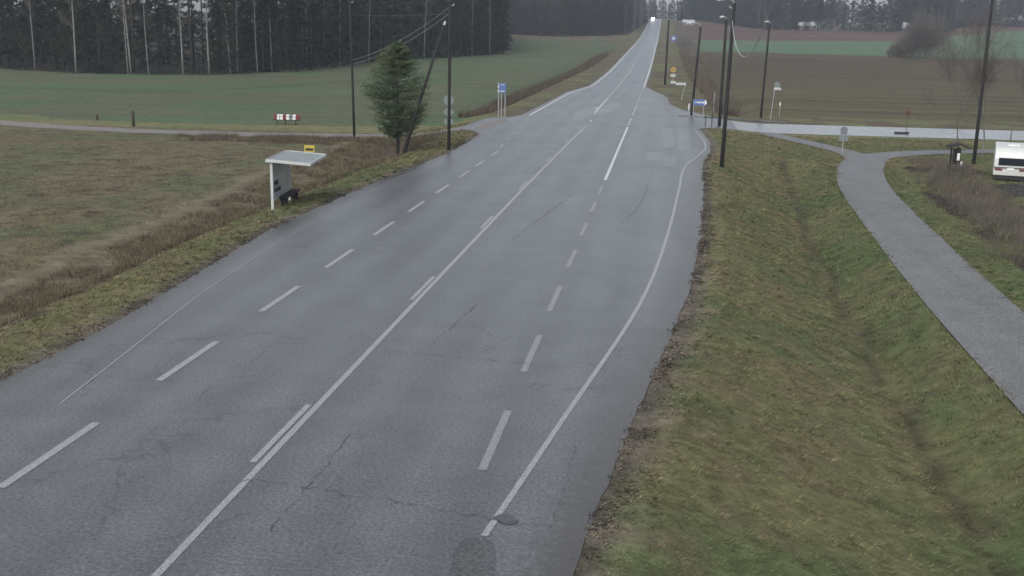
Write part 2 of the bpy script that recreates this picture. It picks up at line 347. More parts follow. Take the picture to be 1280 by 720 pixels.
def GC(x, y):
    x = np.asarray(x, float); y = np.asarray(y, float)
    far = np.clip(y/60, .3, 5)
    jx = x + (fbm(x, y, 2.2, 31)-.5)*1.3*np.clip(far, .5, 3); jy = y + (fbm(x, y, 2.2, 37)-.5)*1.3*np.clip(far, .5, 3)
    n1 = fbm(x, y, 3.5, 41, 4); n2 = fbm(x, y, .7, 43, 3); n3 = fbm(x, y, 14, 47, 3)
    olive = lerp(C3(.165, .158, .078), C3(.120, .142, .064), ss(.42, .66, n1)); olive = lerp(olive, C3(.175, .145, .09), ss(.52, .72, n2)*.6)
    straw = lerp(C3(.115, .095, .064), C3(.075, .062, .046), ss(.4, .6, n1))
    c = olive.copy()
    # --- west
    west = x < LE(y)
    wx = LE(y) - jx
    stub = lerp(C3(.135, .118, .072), C3(.112, .116, .064), ss(.42, .6, n1)); stub = lerp(stub, C3(.05, .042, .034), ss(.6, .72, n2)*.6)
    sf_ = pip(jx, jy, STRAWF)
    c = np.where((west & (jy < 84) & (wx > 5))[..., None], stub, c)
    weeds = lerp(C3(.115, .098, .066), C3(.165, .142, .092), ss(.45, .7, n2))
    weeds = lerp(weeds, C3(.05, .055, .03), ss(.62, .8, n1)*.7)
    c = np.where((west & (jy < 79) & (wx > 2.0+1.2*n3) & ~sf_ & (x > -40))[..., None], weeds, c)
    ds = segd(jx, jy, STRAW); c = lerp(c, C3(.19, .165, .11), np.exp(-(ds/.42)**2)*.65*(y < 80))
    bank = west & (jy > 74) & (jy < 81) & (wx > 3) & (x > -34)
    c = np.where((bank & (n1 > .5))[..., None], lerp(C3(.075, .06, .048), C3(.10, .085, .058), ss(.45, .65, n2)), c)
    gw = pip(jx, jy, GREEN_W)
    row = fbm(x*.15, y, 5, 53, 3)
    grn = lerp(C3(.080, .118, .060), C3(.098, .112, .066), ss(.4, .65, n3)); grn = lerp(grn, C3(.085, .075, .05), ss(.6, .8, row)*.35)
    grn = grn*(.82+.36*fbm(x*.1, y, 1.1, 68, 2))[..., None]; grn = lerp(grn, C3(.032, .042, .03), (ss(1.2, .3, np.abs(segd(x, y, TRAM1)-0))*.5))
    c = np.where(gw[..., None], grn, c)
    c = np.where(pip(jx, jy, BROWN_W2)[..., None], C3(.085, .07, .052), c)
    vw = west & (jy > 98) & ~gw
    c = np.where((vw & (y > 98))[..., None], lerp(straw, olive, ss(.45, .65, n1)), c)
    dd = segd(jx, jy, DITCHW); c = lerp(c, C3(.06, .048, .04), np.exp(-(dd/(.7+y*.005))**2)*.75)
    # --- east, beyond the side road
    east = (x > RE(y)) & (jy > 104)
    c = np.where(east[..., None], lerp(straw*.9, olive, ss(.4, .62, n1)), c)
    fe = pip(jx, jy, FIELD_E)
    st = fbm(x*.1, y, 4, 59, 3)
    bf = lerp(C3(.108, .098, .054), C3(.085, .070, .044), ss(120, 260, y)); bf = lerp(bf, C3(.050, .040, .030), ss(.42, .7, st)*.6); bf = bf*(.86+.28*fbm(x*.08, y, 1.3, 67, 2))[..., None]
    c = np.where(fe[..., None], bf, c)
    c = np.where(pip(jx, jy, GREEN_E)[..., None], C3(.088, .145, .082)*(.9+.2*st[..., None]), c)
    c = np.where((pip(jx, jy, RED_E) | pip(jx, jy, RED_E2))[..., None], lerp(C3(.12, .075, .062), C3(.085, .055, .048), ss(.4, .6, fbm(x*.2, y, 9, 61, 3))), c)
    c = np.where(pip(jx, jy, SCRUB_E)[..., None], lerp(C3(.085, .068, .055), C3(.12, .10, .07), ss(.4, .6, n2)), c)
    # --- east near: ditch, path sides
    xd = np.interp(y, DI_Y, DI_X); near = (x > RE(y)) & (y < 90)
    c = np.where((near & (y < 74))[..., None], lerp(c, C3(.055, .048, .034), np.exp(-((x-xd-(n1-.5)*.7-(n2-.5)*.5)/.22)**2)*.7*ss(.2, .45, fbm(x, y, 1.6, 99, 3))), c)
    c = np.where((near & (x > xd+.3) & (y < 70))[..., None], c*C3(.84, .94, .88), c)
    pr = np.interp(y, [p[1] for p in PR], [p[0] for p in PR])
    br = near & (x > pr + 1.6) & (x < pr+6) & (y > 25) & (y < 74)
    c = np.where(br[..., None], lerp(c, C3(.068, .055, .045), ss(.35, .6, n1)), c)
    lot = near & (((jx-21)/3.6)**2 + ((jy-61)/3.2)**2 < 1)
    c = np.where(lot[..., None], C3(.075, .072, .068), c)
    # gravelly shoulders
    gd = np.where(x > RE(y), x-RE(y), LE(y)-x)
    sh = np.exp(-(np.maximum(gd, 0)/(.30+.4*n2+.15*(x > 0)*(y < 30)))**2)*(y < 220)
    gr = lerp(C3(.085, .075, .062), C3(.14, .12, .096), ss(.4, .65, n2))
    c = lerp(c, gr, np.clip(sh*1.15, 0, 1))
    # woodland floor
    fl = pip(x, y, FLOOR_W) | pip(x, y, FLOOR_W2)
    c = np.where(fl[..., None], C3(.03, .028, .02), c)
    return c
STRAWF = STRAW + [(-80, STRAW[-1][1]+2), (-80, 5)]
TRAM1 = GP([(-50, 108), (100, 112), (200, 114), (320, 110), (480, 98), (560, 88)])
DITCHW = GP([(590, 145), (640, 122), (700, 97), (735, 80), (762, 62)])
FLOOR_W = FOREST_EDGE + FE_BACK[:1] + [(FE_BACK[1][0], FE_BACK[1][1]), (-400, 520), (-500, 150)]
FLOOR_W2 = FOREST2_EDGE + [(-20, 1000), (-400, 900), (-400, 500)]

# ------------------------------------------------------------------ surfaces: side roads and path outlines
GRAV = [(-13.6, 84.2, 94.5), (-15.5, 82.6, 88.5), (-18, 81.2, 85.2), (-22, 80.0, 83.6), (-30, 78.9, 81.9), (-40, 78.6, 81.6), (-48, 80.2, 83.2), (-56, 82.6, 86), (-70, 87, 90.5), (-100, 98, 101.5), (-140, 112, 115.5)]
def SRn(x): return np.interp(x, [5, 9, 30, 80, 200], [94.2, 94.2, 94.2, 93.5, 90])
def SRf(x): return np.interp(x, [5, 12, 33, 80, 200], [101.2, 102.3, 104.7, 104, 100])
# footprint: how deep the sheet of ground is tucked under paved surfaces
def ribbon_inside(x, y):
    m = (x > LE(y)-.0) & (x < RE(y)+.0)
    m |= (x > 5) & (y > SRn(x)) & (y < 105.0)
    gx = np.array([-g_[0] for g_ in GRAV]); m |= (x < -13.4) & (y > np.interp(-x, gx, [g_[1] for g_ in GRAV])) & (y < np.interp(-x, gx, [g_[2] for g_ in GRAV]))
    return m
PATH = [(9.10, 5), (9.15, 20), (9.25, 26), (9.42, 32), (9.7, 38), (10.05, 44.3), (10.45, 51), (10.85, 57), (11.4, 62.5), (12.3, 68.5), (13.3, 73)]   # centre line
PATHA = [(13.3, 73), (13.6, 76), (13.3, 79.3), (12.4, 83), (11.2, 87), (9.9, 91), (8.8, 94.6)]
PATHB = [(13.3, 73), (14.4, 76.6), (16.5, 79.2), (20, 81.8), (25, 84.0), (32, 85.6), (45, 87), (80, 88)]
def path_dist(x, y):
    return np.minimum(segd(x, y, PATH)-1.38, np.minimum(segd(x, y, PATHA)-1.1, segd(x, y, PATHB)-1.2))
def spaced(a):
    return np.array(sorted(set(np.round(a, 3))))
xs = spaced(np.concatenate([np.arange(-30, 26, .33), np.arange(26, 60, 1.2), np.arange(60, 160, 4), np.arange(160, 1300, 18), -np.arange(30, 70, 1.0), -np.arange(70, 160, 3), -np.arange(160, 1300, 18)]))
ys = spaced(np.concatenate([np.arange(-30, 8, 2), np.arange(8, 60, .33), np.arange(60, 112, .5), np.arange(112, 240, 1.6), np.arange(240, 600, 3.5), np.arange(600, 900, 5), np.arange(900, 1500, 25)]))
XX, YY = np.meshgrid(xs, ys); shp = XX.shape; X_, Y_ = XX.ravel(), YY.ravel()
ZZ = Hg(X_, Y_)
inside = (ribbon_inside(X_+.45, Y_) & ribbon_inside(X_-.45, Y_) & ribbon_inside(X_, Y_+.5) & ribbon_inside(X_, Y_-.5)) | (path_dist(X_, Y_) < -.4)
ZB = Hb(X_, Y_)
nearpave = ribbon_inside(X_+.35, Y_) | ribbon_inside(X_-.35, Y_) | ribbon_inside(X_, Y_+.5) | ribbon_inside(X_, Y_-.5) | (path_dist(X_, Y_) < .45)
ZZ = np.where(nearpave, np.minimum(ZZ, ZB-.012), ZZ)
ZZ = np.where(inside, ZB-.05, ZZ)
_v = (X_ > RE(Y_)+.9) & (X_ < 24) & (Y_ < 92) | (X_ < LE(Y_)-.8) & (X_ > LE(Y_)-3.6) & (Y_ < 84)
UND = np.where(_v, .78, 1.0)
nx, ny = len(xs), len(ys); I = np.arange(nx*ny).reshape(ny, nx)
Fq = np.stack([I[:-1, :-1].ravel(), I[:-1, 1:].ravel(), I[1:, 1:].ravel(), I[1:, :-1].ravel()], 1)
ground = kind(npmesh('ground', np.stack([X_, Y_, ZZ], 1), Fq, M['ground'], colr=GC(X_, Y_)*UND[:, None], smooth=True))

def sheet_y(name, yst, lf, rf, m, dz=0.0, ncol=14):
    V = []; 
    for y in yst:
        a, b = float(lf(y)), float(rf(y))
        for k in range(ncol+1):
            x = a+(b-a)*k/ncol; V.append((x, y, float(Hb(x, y))+dz))
    n = ncol+1; I = np.arange(len(yst)*n).reshape(-1, n)
    f = np.stack([I[:-1, :-1].ravel(), I[:-1, 1:].ravel(), I[1:, 1:].ravel(), I[1:, :-1].ravel()], 1)
    V = np.array(V); dd_ = np.minimum(V[:, 0]-LE(V[:, 1]), (RE(V[:, 1])-V[:, 0])*.8); cc = np.repeat(np.clip(1.05-dd_/1.0, 0, 1)[:, None], 3, 1)*(V[:, 1:2] < 200)
    return kind(npmesh(name, V, f, m, smooth=True, colr=cc))
yst = list(np.arange(0, 172, .5)) + list(np.arange(172, 905, 4))
def wob(y, s): return (fbm(y, y*0, .5, s, 3)-.5)*.10*(y < 95)
sheet_y('road', yst, lambda y: LE(y)+wob(y, 5), lambda y: RE(y)+wob(y, 6), M['asphalt'], 0.0, 56)
def strip(name, pts, width, m, dz=.006, step=.5, worn=None, taper=False):
    """ribbon along a ground polyline"""
    P_ = [Vector((p[0], p[1])) for p in pts]; out = []
    for a, b in zip(P_[:-1], P_[1:]):
        n = max(1, int((b-a).length/step)); out += [a.lerp(b, i/n) for i in range(n)]
    out.append(P_[-1]); V = []; f = []
    for i, p in enumerate(out):
        t = (out[min(i+1, len(out)-1)]-out[max(i-1, 0)]).normalized(); nn = Vector((-t.y, t.x)); wv = width if not callable(width) else width(i/(len(out)-1))
        for s in (-1, 1):
            q = p+nn*s*wv/2; V.append((q.x, q.y, float(Hb(q.x, q.y))+dz))
    f = [(2*i, 2*i+1, 2*i+3, 2*i+2) for i in range(len(out)-1)]
    return V, f
def strips(name, lst, m, dz=.006):
    V = []; Fa = []
    for pts, wd in lst:
        v, f = strip(name, pts, wd, m, dz); b = len(V); V += v; Fa += [tuple(b+i for i in q) for q in f]
    return kind(npmesh(name, V, Fa, m))
def smoothline(pts, n=8):
    out = []
    for i in range(len(pts)-1):
        p0 = pts[max(i-1, 0)]; p1 = pts[i]; p2 = pts[i+1]; p3 = pts[min(i+2, len(pts)-1)]
        for k in range(n):
            t = k/n
            out.append(tuple(.5*((2*p1[j])+(-p0[j]+p2[j])*t+(2*p0[j]-5*p1[j]+4*p2[j]-p3[j])*t*t+(-p0[j]+3*p1[j]-3*p2[j]+p3[j])*t**3) for j in range(len(p1))))
    out.append(tuple(pts[-1])); return out
# side road to the east
xst = list(np.arange(6.6, 60, 1.0)) + list(np.arange(60, 260, 8.0))
def sheet_x(name, xst, nf, ff, m, dz, ncol=8):
    V = []
    for x in xst:
        a, b = float(nf(x)), float(ff(x))
        for k in range(ncol+1): y = a+(b-a)*k/ncol; V.append((x, y, float(Hb(x, y))+dz))
    n = ncol+1; I = np.arange(len(xst)*n).reshape(-1, n)
    f = np.stack([I[:-1, :-1].ravel(), I[1:, :-1].ravel(), I[1:, 1:].ravel(), I[:-1, 1:].ravel()], 1)
    return kind(npmesh(name, V, f, m, smooth=True))
sheet_x('side_road', xst, SRn, lambda x: 105.0-.02*max(0, x-33), M['asphalt_side'], .004)
gg = GRAV; gx = [-g_[0] for g_ in gg]
sheet_x('gravel_road', [-float(v) for v in np.arange(13.2, 140, 1.2)][::-1], lambda x: np.interp(-x, gx, [g_[1] for g_ in gg])+.15*math.sin(x*1.3), lambda x: np.interp(-x, gx, [g_[2] for g_ in gg])+.12*math.sin(x*1.7), M['gravel'], .004, 5)
PLs = smoothline(PATH); PAs = smoothline(PATHA); PBs = smoothline(PATHB)
strips('path', [(PLs, 2.72)], M['path'], .012); strips('path_branch', [(PBs, lambda t: 2.7-.4*min(1, t*4))], M['path'], .008); strips('path_branch', [(PAs, lambda t: 2.6-.9*min(1, t*3))], M['path'], .004)
# joints across the path
js = [G(*p) for p in [(1240, 452), (1168, 395), (1215, 430)]]
strips('path_joint', [([(PLs[i][0]-1.34, PLs[i][1]+.05), (PLs[i][0]+1.34, PLs[i][1]-.05)], .075) for i in (9, 17, 23, 27, 33, 41)], M['crack'], .018)

# ------------------------------------------------------------------ paint
CEN = -6.39
strips('centre_line', [([(CEN, 0), (CEN+.04, 50), (-6.2, 75), (-6.04, 90.2)], lambda t: .115+.06*t)], M['line'])
strips('centre_line_dashes', [([(-6.58+.0013*y, y), (-6.58+.0013*(y+3), y+3)], .12) for y in (4.4, 16.4, 28.2, 39.8, 51, 63, 75, 87)], M['line'])
strips('lane_line', [([(-10.07, y), (-10.07, y+3)], .17) for y in (2.4, 8.5, 14.7, 20.25, 26.15, 31.75, 37.5, 43, 48.6, 54.4, 59.4, 65)]
       + [([(x, y), (x-.1, y+1.7)], .14) for x, y in ((-10.3, 70.5), (-10.5, 75.5), (-10.75, 80.5), (-11.0, 86), (-11.5, 94), (-11.8, 98))], M['line'])
strips('lane_line', [([(-2.68, y), (-2.66, y+3)], .15) for y in (16.75, 22.3, 27.7, 33.4, 39.1, 44.7, 49.9)] + [], M['line_worn'])
strips('lane_line', [([(-2.65, 55.4), (-2.62, 90.5)], .15)], M['line_far'])
strips('lane_line', [([(-2.62, y), (-2.62, y+1.3)], .17) for y in (92.6, 95.4, 98.2, 104.5, 107.6, 111, 114.3, 118, 122, 126, 130.5, 135, 140, 145.5, 151, 157)], M['line_far'])
EDG = smoothline([(-2.6, 11.5), (-2.25, 14.34), (-1.6, 19.21), (-.31, 29.04), (.42, 39), (1.03, 51.94), (1.35, 60), (1.75, 64.5), (2.55, 69.5), (3.12, 74.3), (3.2, 80), (3.0, 85.1), (2.75, 91.0)])
strips('edge_line', [([p for p in EDG if p[1] > 13.95], .105)], M['line'])
strips('edge_line', [([(-11.27, 18.5), (-11.73, 22.39), (-12.32, 27), (-12.9, 34.4), (-13.1, 40.8)], .05), ([(-13.2, 44), (-13.15, 52), (-12.6, 60)], .05)], M['line_worn'])
EDL = smoothline([(-12.06, 101.1), (-12.0, 118), (-11.9, 140), (-11.2, 152), (-10.35, 163), (-10.2, 180)]) + [(-10.2, y) for y in range(190, 880, 20)]
strips('edge_line', [(EDL, .2)], M['line_far'])
strips('edge_line', [([(-2.62, y) for y in range(163, 880, 12)], .2)], M['line_far'])
strips('centre_line', [([(-6.35, 106), (-6.42, 134)], .14)] + [([(-6.45, y), (-6.45, y+3)], .16) for y in list(range(138, 330, 6))] + [([(-6.45, y), (-6.45, y+3)], .2) for y in range(330, 860, 12)]
       + [([(-6.0, 95), (-6.05, 97)], .12), ([(-6.6, 112), (-6.6, 115)], .12)], M['line_far'])
# repairs, stains and cracks
def blob(name, pts, m, dz, jag=.008, nsm=5):
    pts = smoothline(pts+[pts[0]], nsm)[:-1]; c = np.mean(np.array(pts), 0); V = [(c[0], c[1], float(Hb(*c))+dz)]
    for p in pts: 
        x, y = p[0]+random.uniform(-jag, jag), p[1]+random.uniform(-jag, jag); V.append((x, y, float(Hb(x, y))+dz))
    n = len(pts); return [V, [(0, i+1, (i+1) % n+1) for i in range(n)]]
def blobs(name, lst, m, dz=.004):
    V = []; f = []
    for l in lst:
        v, q = blob(name, l, m, dz, *((.08, 1) if 'patch' in name else ())); b = len(V); V += v; f += [tuple(b+i for i in a) for a in q]
    return kind(npmesh(name, V, f, m))
blobs('road_patch', [GP([(827, 161), (840, 161), (842, 183), (832, 185)]), GP([(849, 161), (862, 162), (863, 187), (850, 188)]), GP([(808, 190), (826, 191), (823, 201), (806, 199)]),
                     GP([(832, 196), (848, 196), (846, 208), (828, 208)]), GP([(720, 138), (775, 128), (778, 134), (760, 142), (715, 150)])], M['patch_light'])
blobs('road_stain', [GP([(567, 690), (582, 673), (608, 674), (619, 690), (612, 725), (566, 725)]), GP([(615, 648), (632, 642), (648, 652), (634, 656)])], M['patch_dark'], .009)
def crackline(pts, amp=.10, w_=.02):
    P_ = GP(pts); out = []
    for a, b in zip(P_[:-1], P_[1:]):
        n = max(2, int(math.hypot(b[0]-a[0], b[1]-a[1])/.12))
        for i in range(n):
            t = i/n; out.append((a[0]+(b[0]-a[0])*t+random.gauss(0, amp*.35), a[1]+(b[1]-a[1])*t+random.gauss(0, amp*.6)))
    return (out, lambda t: w_*.5*random.choice([.15, .3, .6, 1, 1.5]))
strips('road_crack', [crackline(p, .07, w_) for p, w_ in [
    ([(300, 600), (350, 604), (430, 617), (540, 635), (620, 652), (700, 660)], .028), ([(480, 438), (560, 446), (640, 453), (745, 466)], .026),
    ([(330, 670), (400, 590), (440, 540)], .022), ([(540, 430), (580, 395), (600, 378)], .02),
    ([(820, 202), (812, 222), (806, 245), (793, 265), (775, 280)], .022), ([(130, 470), (200, 478), (330, 470)], .015), ([(170, 424), (300, 425), (420, 432)], .015),
    ([(470, 300), (540, 290), (600, 270)], .018), ([(590, 215), (625, 220), (680, 212)], .02), ([(725, 540), (712, 580), (702, 620), (690, 655)], .012),
    ([(640, 300), (690, 262), (720, 240)], .03)]], M['crack'], .0115)
# dark kerb line in the mouth of the side road
K = GP([(848, 145.2), (880, 147), (915, 149.3), (950, 151.6), (982, 153.6)])
def kerb():
    V = []; f = []
    for i, p in enumerate(K):
        z = float(Hb(*p))
        V += [(p[0], p[1]-.22, z), (p[0], p[1]-.18, z+.11), (p[0], p[1]+.16, z+.11), (p[0], p[1]+.2, z)]
    for i in range(len(K)-1):
        for k in range(3): f.append((4*i+k, 4*i+k+1, 4*i+k+5, 4*i+k+4))
    return tag(npmesh('kerb_island', V, f, M['patch_dark']), 'narrow dark kerb island dividing the mouth of the side road', 'kerb')
kerb()

# ------------------------------------------------------------------ grass, weeds
def blades(name, x, y, h, wd, lean, colr, mat_, zoff=-.015):
    n = len(x); a = rng.uniform(0, 2*np.pi, n); z = Hg(x, y)+zoff
    ox, oy = np.cos(a)*wd, np.sin(a)*wd
    la = rng.uniform(0, 2*np.pi, n); lx = np.cos(la)*lean*h*rng.uniform(.2, 1, n)+.15*h; ly = np.sin(la)*lean*h*rng.uniform(.2, 1, n)-.25*h
    V = np.empty((n, 3, 3)); V[:, 0] = np.stack([x-ox, y-oy, z], 1); V[:, 1] = np.stack([x+ox, y+oy, z], 1); V[:, 2] = np.stack([x+lx, y+ly, z+h], 1)
    return V.reshape(-1, 3), np.arange(3*n).reshape(-1, 3), np.repeat(colr, 3, 0)
def scatter(n, x0, x1, y0, y1, dens, clump=None):
    # more of them close to the camera
    u = rng.random(n); y = y0*(y1/y0)**(u**1.0); x = rng.uniform(x0, x1, n)
    k = dens(x, y) & ~(ribbon_inside(x+.1, y) & ribbon_inside(x-.1, y)) & (path_dist(x, y) > -.16*rng.random(x.shape)**2)
    return x[k], y[k]
def tint(x, y, lo=.6, hi=1.5, straw=.2):
    c = GC(x, y)*rng.uniform(lo, hi, len(x))[:, None]
    s = rng.random(len(x)) < straw; c[s] = np.array([.17, .14, .085])*rng.uniform(.6, 1.3, s.sum())[:, None]; return c
parts = []
def tufts(n, nb, x0, x1, y0, y1, dens, hmin, hmax, rad, bias=(.55, -.25), wd=.0045, straw=.12, dark=.45):
    cx, cy = scatter(n, x0, x1, y0, y1, dens); m = len(cx); sc_ = np.clip(cy/20, .75, 3.4)
    tv = (.35+1.3*fbm(cx*1.6, cy*.9, .30, 91, 2))*rng.uniform(.7, 1.35, m); hh = (hmin+(hmax-hmin)*rng.random(m)**1.6)*(.5+fbm(cx, cy, .7, 93, 3))
    colr = GC(cx, cy)*tv[:, None]; s_ = rng.random(m) < straw; colr[s_] = np.array([.20, .17, .105])*rng.uniform(.6, 1.2, (s_.sum(), 1))
    s_ = rng.random(m) < .10; colr[s_] *= dark
    X = np.repeat(cx, nb); Y = np.repeat(cy, nb); H_ = np.repeat(hh, nb)*rng.uniform(.5, 1.2, m*nb); S_ = np.repeat(sc_, nb); N = m*nb
    a = rng.uniform(0, 2*np.pi, N); q = rad*np.sqrt(rng.random(N))*np.minimum(S_, 2); bx, by = X+np.cos(a)*q, Y+np.sin(a)*q; z = Hg(bx, by)-.012
    bx_ = bias[0]*np.where((X > np.interp(Y, DI_Y, DI_X)) & (X < np.interp(Y, PL_Y, PL_X)), -.5, 1.0)
    lx = np.cos(a)*H_*.7+bx_*H_*1.3; ly = np.sin(a)*H_*.7+bias[1]*H_*1.3; pa = a+np.pi/2; w_ = wd*S_*rng.uniform(.6, 1.5, N); ox, oy = np.cos(pa)*w_, np.sin(pa)*w_
    V = np.empty((N, 3, 3)); V[:, 0] = np.stack([bx-ox, by-oy, z], 1); V[:, 1] = np.stack([bx+ox, by+oy, z], 1); V[:, 2] = np.stack([bx+lx, by+ly, z+H_*.8], 1)
    return V.reshape(-1, 3), None, np.repeat(np.repeat(colr, nb, 0)*rng.uniform(.75, 1.3, (N, 1)), 3, 0)
parts.append(tufts(95000, 8, -1, 24, 10.5, 92, lambda x, y: (x > RE(y)+.35+.5*fbm(x, y, .8, 95, 3)) & (x < 10.5+y*.19), .03, .12, .075, wd=.006))
parts.append(tufts(38000, 7, -30, -10, 16, 92, lambda x, y: (x < LE(y)-.15-.4*fbm(x, y, .8, 96, 3)) & (x > LE(y)-3.8), .05, .18, .075, wd=.0065))
# crumbled verge edge: clods, chips and leaf litter along the asphalt
parts.append(tufts(60000, 4, -2, 5, 10.5, 70, lambda x, y: (x > RE(y)-.16*rng.random(x.shape)**2) & (x < RE(y)+.45+.5*fbm(x, y, 1.5, 101, 2)), .015, .065, .05, wd=.018, straw=.10))
parts.append(tufts(16000, 3, -16, -12, 16, 80, lambda x, y: (x < LE(y)+.14*rng.random(x.shape)**2) & (x > LE(y)-.8), .015, .07, .04, wd=.016, straw=.06))
V = np.concatenate([p[0] for p in parts]); C_ = np.concatenate([p[2] for p in parts]); f = np.arange(len(V)).reshape(-1, 3)
tag(kind(npmesh('grass', V, f, M['grass'], colr=C_), 'stuff'), 'short olive winter grass on the road verges and ditch banks', 'grass')
parts = []
x, y = scatter(330000, -46, -15, 18, 82, lambda x, y: (LE(y)-x > 2.4+1.2*fbm(x, y, 6, 77)) & (LE(y)-x < 16) & (fbm(x, y, 1.0, 79, 3) > .36) & (segd(x, y, STRAW) > .75) & ~pip(x, y, STRAWF))
sc_ = np.clip(y/22, .7, 3)
parts.append(blades('w', x, y, rng.uniform(.08, .34, len(x))*(.4+1.1*fbm(x, y, 1.3, 80, 3)), .006*sc_, .9, tint(x, y, .5, 1.6, .25), None))
x, y = scatter(60000, -46, -14, 70, 83, lambda x, y: (LE(y)-x > 2.5) & (y > 74) & (x > -38+5*fbm(x, y, 2, 98)) & (fbm(x, y, 1.6, 97, 3) > .42) & (y < np.interp(-x, gx, [g_[1] for g_ in gg])-.3))
parts.append(blades('w', x, y, rng.uniform(.12, .45, len(x)), .012, .7, np.array([.13, .11, .078])*rng.uniform(.5, 1.6, (len(x), 1)), None))
# stubble on the near field
x, y = scatter(200000, -62, -20, 24, 84, lambda x, y: pip(x, y, STRAWF) & (fbm(x, y, .8, 81, 3) > .45) & (y < np.interp(-x, gx, [g_[1] for g_ in gg])-.3))
parts.append(blades('w', x, y, rng.uniform(.04, .14, len(x)), .012, .9, tint(x, y, .45, 1.45, .12), None))
V = np.concatenate([p[0] for p in parts]); C_ = np.concatenate([p[2] for p in parts]); f = np.arange(len(V)).reshape(-1, 3)
tag(kind(npmesh('dead_weeds', V, f, M['grass'], colr=C_), 'stuff'), 'brown dead weeds and stubble beside the road and on the near field', 'weeds')
parts = []
pr = lambda y: np.interp(y, [p[1] for p in PR], [p[0] for p in PR])
x, y = scatter(190000, 11, 24, 24, 76, lambda x, y: (x > pr(y)+2.0+.8*fbm(x, y, 3, 83)) & (x < pr(y)+4.9+fbm(x, y, 3, 84)) & (fbm(x, y, 1.5, 85, 3) > .42))
parts.append(blades('w', x, y, rng.uniform(.12, .6, len(x))*(.3+1.3*fbm(x, y, 1.6, 86, 2)), .009, .6, lerp(C3(.13, .115, .09), C3(.20, .175, .135), rng.random(len(x)))*rng.uniform(.6, 1.3, len(x))[:, None], None))
# scrub strip beyond the junction, both sides of the road, and field tufts
x, y = scatter(150000, 2, 26, 106, 330, lambda x, y: pip(x, y, SCRUB_E) & (fbm(x, y, 4, 87, 3) > .42)); 
parts.append(blades('w', x, y, rng.uniform(.3, 1.3, len(x)), .03, .6, np.array([.14, .118, .088])*rng.uniform(.5, 1.5, (len(x), 1)), None))
x, y = scatter(160000, -40, -11, 100, 300, lambda x, y: (segd(x, y, DITCHW) < 1.0+y*.004))
parts.append(blades('w', x, y, rng.uniform(.2, .9, len(x)), .03, .6, np.array([.11, .09, .068])*rng.uniform(.5, 1.5, (len(x), 1)), None))
V = np.concatenate([p[0] for p in parts]); C_ = np.concatenate([p[2] for p in parts]); f = np.arange(len(V)).reshape(-1, 3)
tag(kind(npmesh('roadside_scrub', V, f, M['grass'], colr=C_), 'stuff'), 'grey brown leafless scrub along the path and in the ditches past the junction', 'scrub')

# ------------------------------------------------------------------ trees
def quads(c, a, b):
    """centres, half axes -> quad soup"""
    V = np.stack([c-a-b*.45, c+a-b, c+a+b, c-a+b*.45], 1).reshape(-1, 3); return V, np.arange(len(V)).reshape(-1, 4)
def unit(v): return v/np.maximum(np.linalg.norm(v, axis=-1, keepdims=True), 1e-6)
def spruce_crown(r, h, cb, rad, nb, nq, qs, droop=.35, power=.85, up=0.0, prof=None):
    u = np.sort(r.random(nb)); z0 = cb+(h-cb)*u; L_ = rad*np.power(1-u, power)*r.uniform(.6, 1.12, nb)+.15; an = r.uniform(0, 2*np.pi, nb)
    if prof: L_ = prof(u)*r.uniform(.7, 1.12, nb)
    s = r.random((nb, nq))**.7; d_ = np.stack([np.cos(an), np.sin(an)], 1)
    rr = s*L_[:, None]; jit = r.normal(0, .12, (nb, nq, 3))*(.3+rr[..., None]*.5)*[1, 1, .5]
    p = np.empty((nb, nq, 3)); p[..., 0] = d_[:, None, 0]*rr; p[..., 1] = d_[:, None, 1]*rr; p[..., 2] = z0[:, None]+(up-droop*s)*rr; p += jit
    p = p.reshape(-1, 3); n = len(p)
    rad_ = np.repeat(np.c_[d_, np.full(nb, up-droop)], nq, 0); a = unit(rad_+r.normal(0, .55, (n, 3)))*(qs*r.uniform(.5, 1.2, n))[:, None]
    b = unit(np.cross(a, r.normal(0, 1, (n, 3))*[.6, .6, 1]))*(qs*r.uniform(.2, .45, n))[:, None]
    return quads(p, a, b)
def trunk_mesh(name, h, r0, r1, lean, m, n=7, seg=6, seed=0):
    rr = random.Random(seed); mb = MB(); pts = []; rd = []
    for i in range(seg+1):
        t = i/seg; pts.append((lean[0]*t*t*h+rr.uniform(-.04, .04)*h*.04, lean[1]*t*t*h, t*h-.15)); rd.append(r0+(r1-r0)*t)
    mb.tube(pts, rd, n); o = mb.build(name, m, None, smooth=True); me = o.data; bpy.data.objects.remove(o); return me
def branches(r, base, d0, length, rad, depth, out, spread=.55, kids=4, upb=.25, minr=.004):
    """recursive bare branches -> list of (p0,p1,r0,r1)"""
    p = np.array(base, float); d_ = np.array(d0, float); seg = 3
    for i in range(seg):
        q = p+d_*length/seg; r1 = max(rad*(1-.22), minr); out.append((p.copy(), q.copy(), rad, r1)); p = q; rad = r1
        d_ = unit(d_+r.normal(0, .13, 3)+[0, 0, upb*.1])
        if depth > 0 and (i > 0 or depth < 3):
            for k in range(kids if i == seg-1 else max(1, kids-2)):
                nd = unit(d_+r.normal(0, spread, 3)+[0, 0, upb]); branches(r, p, nd, length*r.uniform(.5, .78), rad*.6, depth-1, out, spread, kids, upb, minr)
